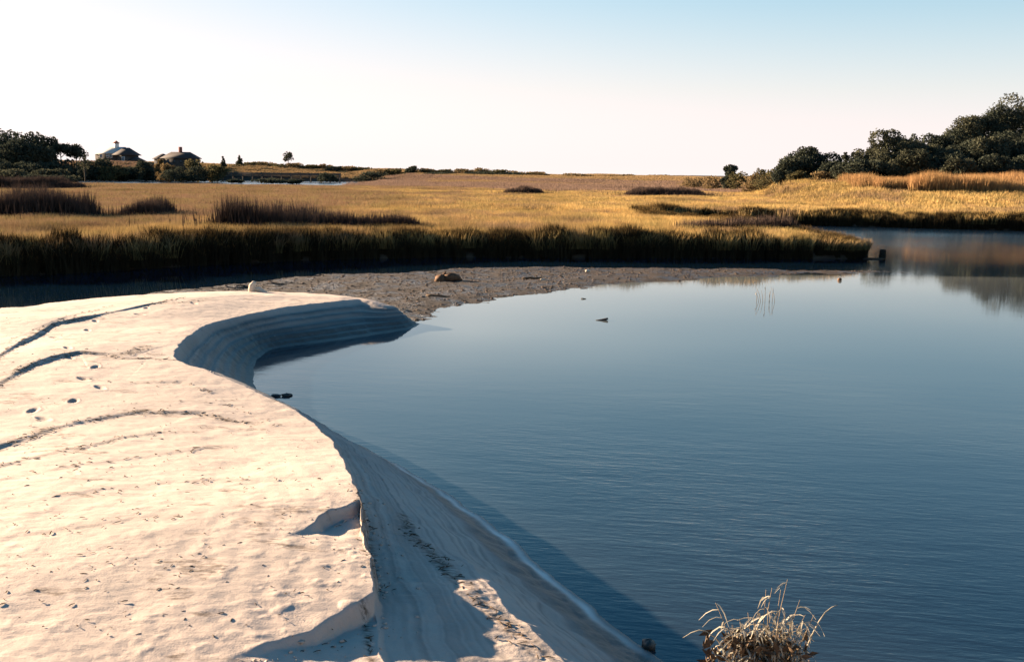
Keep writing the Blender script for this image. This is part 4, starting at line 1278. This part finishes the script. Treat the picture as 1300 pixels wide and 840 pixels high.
# crumbled sand fallen from the little scarps
def build_clods():
    r = np.random.default_rng(33)
    b = MB(); b.lump((0, 0, 0), (1, 1, 1), 9, 7, 5, .5)
    lv = b.v[0]; lf = b.f4[0]
    lines = [(S_l[(S_l[:, 1] < 12.5) & (S_l[:, 1] > 7.2)][:, :2], 170, .22), (S_l[(S_l[:, 1] > 17.5) & (S_l[:, 1] < 29)][:, :2], 150, .3)] + [(ln, 60, .15) for ln, _, _ in LEDGES] + [(SHELF[1:], 60, .2)]
    mb = MB()
    for ln, n, sp in lines:
        L = np.hypot(*np.diff(ln, axis=0).T); c = np.concatenate([[0], np.cumsum(L)])
        s_ = np.abs(r.random(n) + .12 * np.sin(r.random(n) * 9)) % 1 * c[-1]
        x = np.interp(s_, c, ln[:, 0]) + np.abs(r.normal(size=n)) * sp + .04
        y = np.interp(s_, c, ln[:, 1]) + r.normal(size=n) * sp * .4 - .02
        z = sand_z(x, y)
        for q in range(n):
            k = .004 + .016 * r.random() ** 3
            a_ = r.random() * 6.28
            v = lv * [k * (.8 + r.random()), k, k * .7]
            v = np.column_stack([v[:, 0] * math.cos(a_) - v[:, 1] * math.sin(a_), v[:, 0] * math.sin(a_) + v[:, 1] * math.cos(a_), v[:, 2]])
            mb.add(v + [x[q], y[q], z[q] + k * .25], f4=lf)
    tag(mb.build('sand_clods', MAT['sand']), 'small crumbs of sand fallen below the scarp and ledges', 'clods', kind='stuff')
build_clods()

# ------------------------------------------------------------------ dead plant in the near corner
def build_plant():
    bx, by = 2.06, 7.78
    bz = float(sand_z(np.array([bx]), np.array([by]))[0])
    t = thing('dead_plant', 'dry straw coloured dead plant at the near water edge', 'plant', (bx, by, bz), 0)
    r = np.random.default_rng(21)
    stems = [(.10, .05, 1.06), (.26, .1, .98), (.20, .02, .93), (-.02, .0, .78), (-.2, .02, .70), (-.32, -.05, .66), (-.12, .08, .72), (.05, -.05, .82), (.38, .05, .84), (.46, .1, .80), (.30, -.08, .70), (-.26, .1, .60), (-.06, -.1, .62),
             (.15, -.1, .76), (.0, .1, .74), (.34, -.02, .62), (-.4, 0, .55), (.08, .1, .9), (.22, -.06, .88), (-.16, -.06, .66), (.42, -.05, .6), (.12, 0, .7)]
    stems += [(-.5 + 1.0 * r.random(), -.12 + .26 * r.random(), .5 + .32 * r.random()) for _ in range(26)]
    mb = MB()
    mp = np.column_stack([np.clip(r.normal(size=800) * .22, -.42, .42), np.clip(r.normal(size=800) * .1, -.2, .2), .06 + .58 * r.random(800)])
    mb.leaves(mp, .11, 5, .35, .3); tag(mb.build('dark_litter', MAT['wrack'], t), kind='stuff')
    for k, (dx, dy, h) in enumerate(stems):
        dx *= .86
        h *= 1.12
        x0 = dx * .35 + r.normal() * .05; y0 = dy * .4 + r.normal() * .04
        pts = []
        for f in np.linspace(0, 1, 6):
            pts.append((x0 + (dx - x0) * f ** 1.3 + r.normal() * .008, y0 + (dy - y0) * f, h * (f - .12 * f * f * (k % 3 == 0))))
        mb = MB(); mb.tube(pts, np.linspace(.0065, .002, 6), 5, np.linspace(0, 1, 6)); mb.build('stem', MAT['stem'], t)
        tip = np.array(pts[-1])
        for q in range(9 if k > 2 else 5):
            f = .45 + .55 * r.random()
            i = min(int(f * 5), 4); p0 = np.array(pts[i]) * (1 - (f * 5 - i)) + np.array(pts[i + 1]) * (f * 5 - i)
            an = r.random() * 6.28; l_ = .06 + .12 * r.random()
            dr = np.array([math.cos(an), math.sin(an) * .8, .35 - .3 * r.random()])
            drop = -.06 - .12 * r.random()
            cpts = np.array([p0 + dr * l_ * g + np.array([0, 0, drop * g * g]) for g in (0, .3, .65, 1)])
            sd_ = np.array([-math.sin(an), math.cos(an), .3 * r.normal()]); sd_ /= np.linalg.norm(sd_)
            wv = np.array([.003, .008, .007, .0015]) * (.7 + .7 * r.random())
            v = np.concatenate([cpts - sd_ * wv[:, None], cpts + [0, 0, -.004], cpts + sd_ * wv[:, None]])
            f4 = [[i_, i_ + 1, 4 + i_ + 1, 4 + i_] for i_ in range(3)] + [[4 + i_, 4 + i_ + 1, 8 + i_ + 1, 8 + i_] for i_ in range(3)]
            mb = MB(); mb.add(v, f4=f4, h=np.full(12, r.random())); mb.build('leaf', MAT['straw'], t)
    for k, (a_, b_) in enumerate([((.4, .05, .5), (.66, .1, .88)), ((-.3, 0, .56), (-.62, .05, .60))]):   # two long arching stalks
        A = np.array(a_); B_ = np.array(b_)
        pts = [A + (B_ - A) * g + np.array([0, 0, .10 * math.sin(g * 3.14)]) for g in np.linspace(0, 1, 6)]
        mb = MB(); mb.tube(pts, np.linspace(.007, .003, 6), 5); mb.build('stem', MAT['straw'], t)
build_plant()
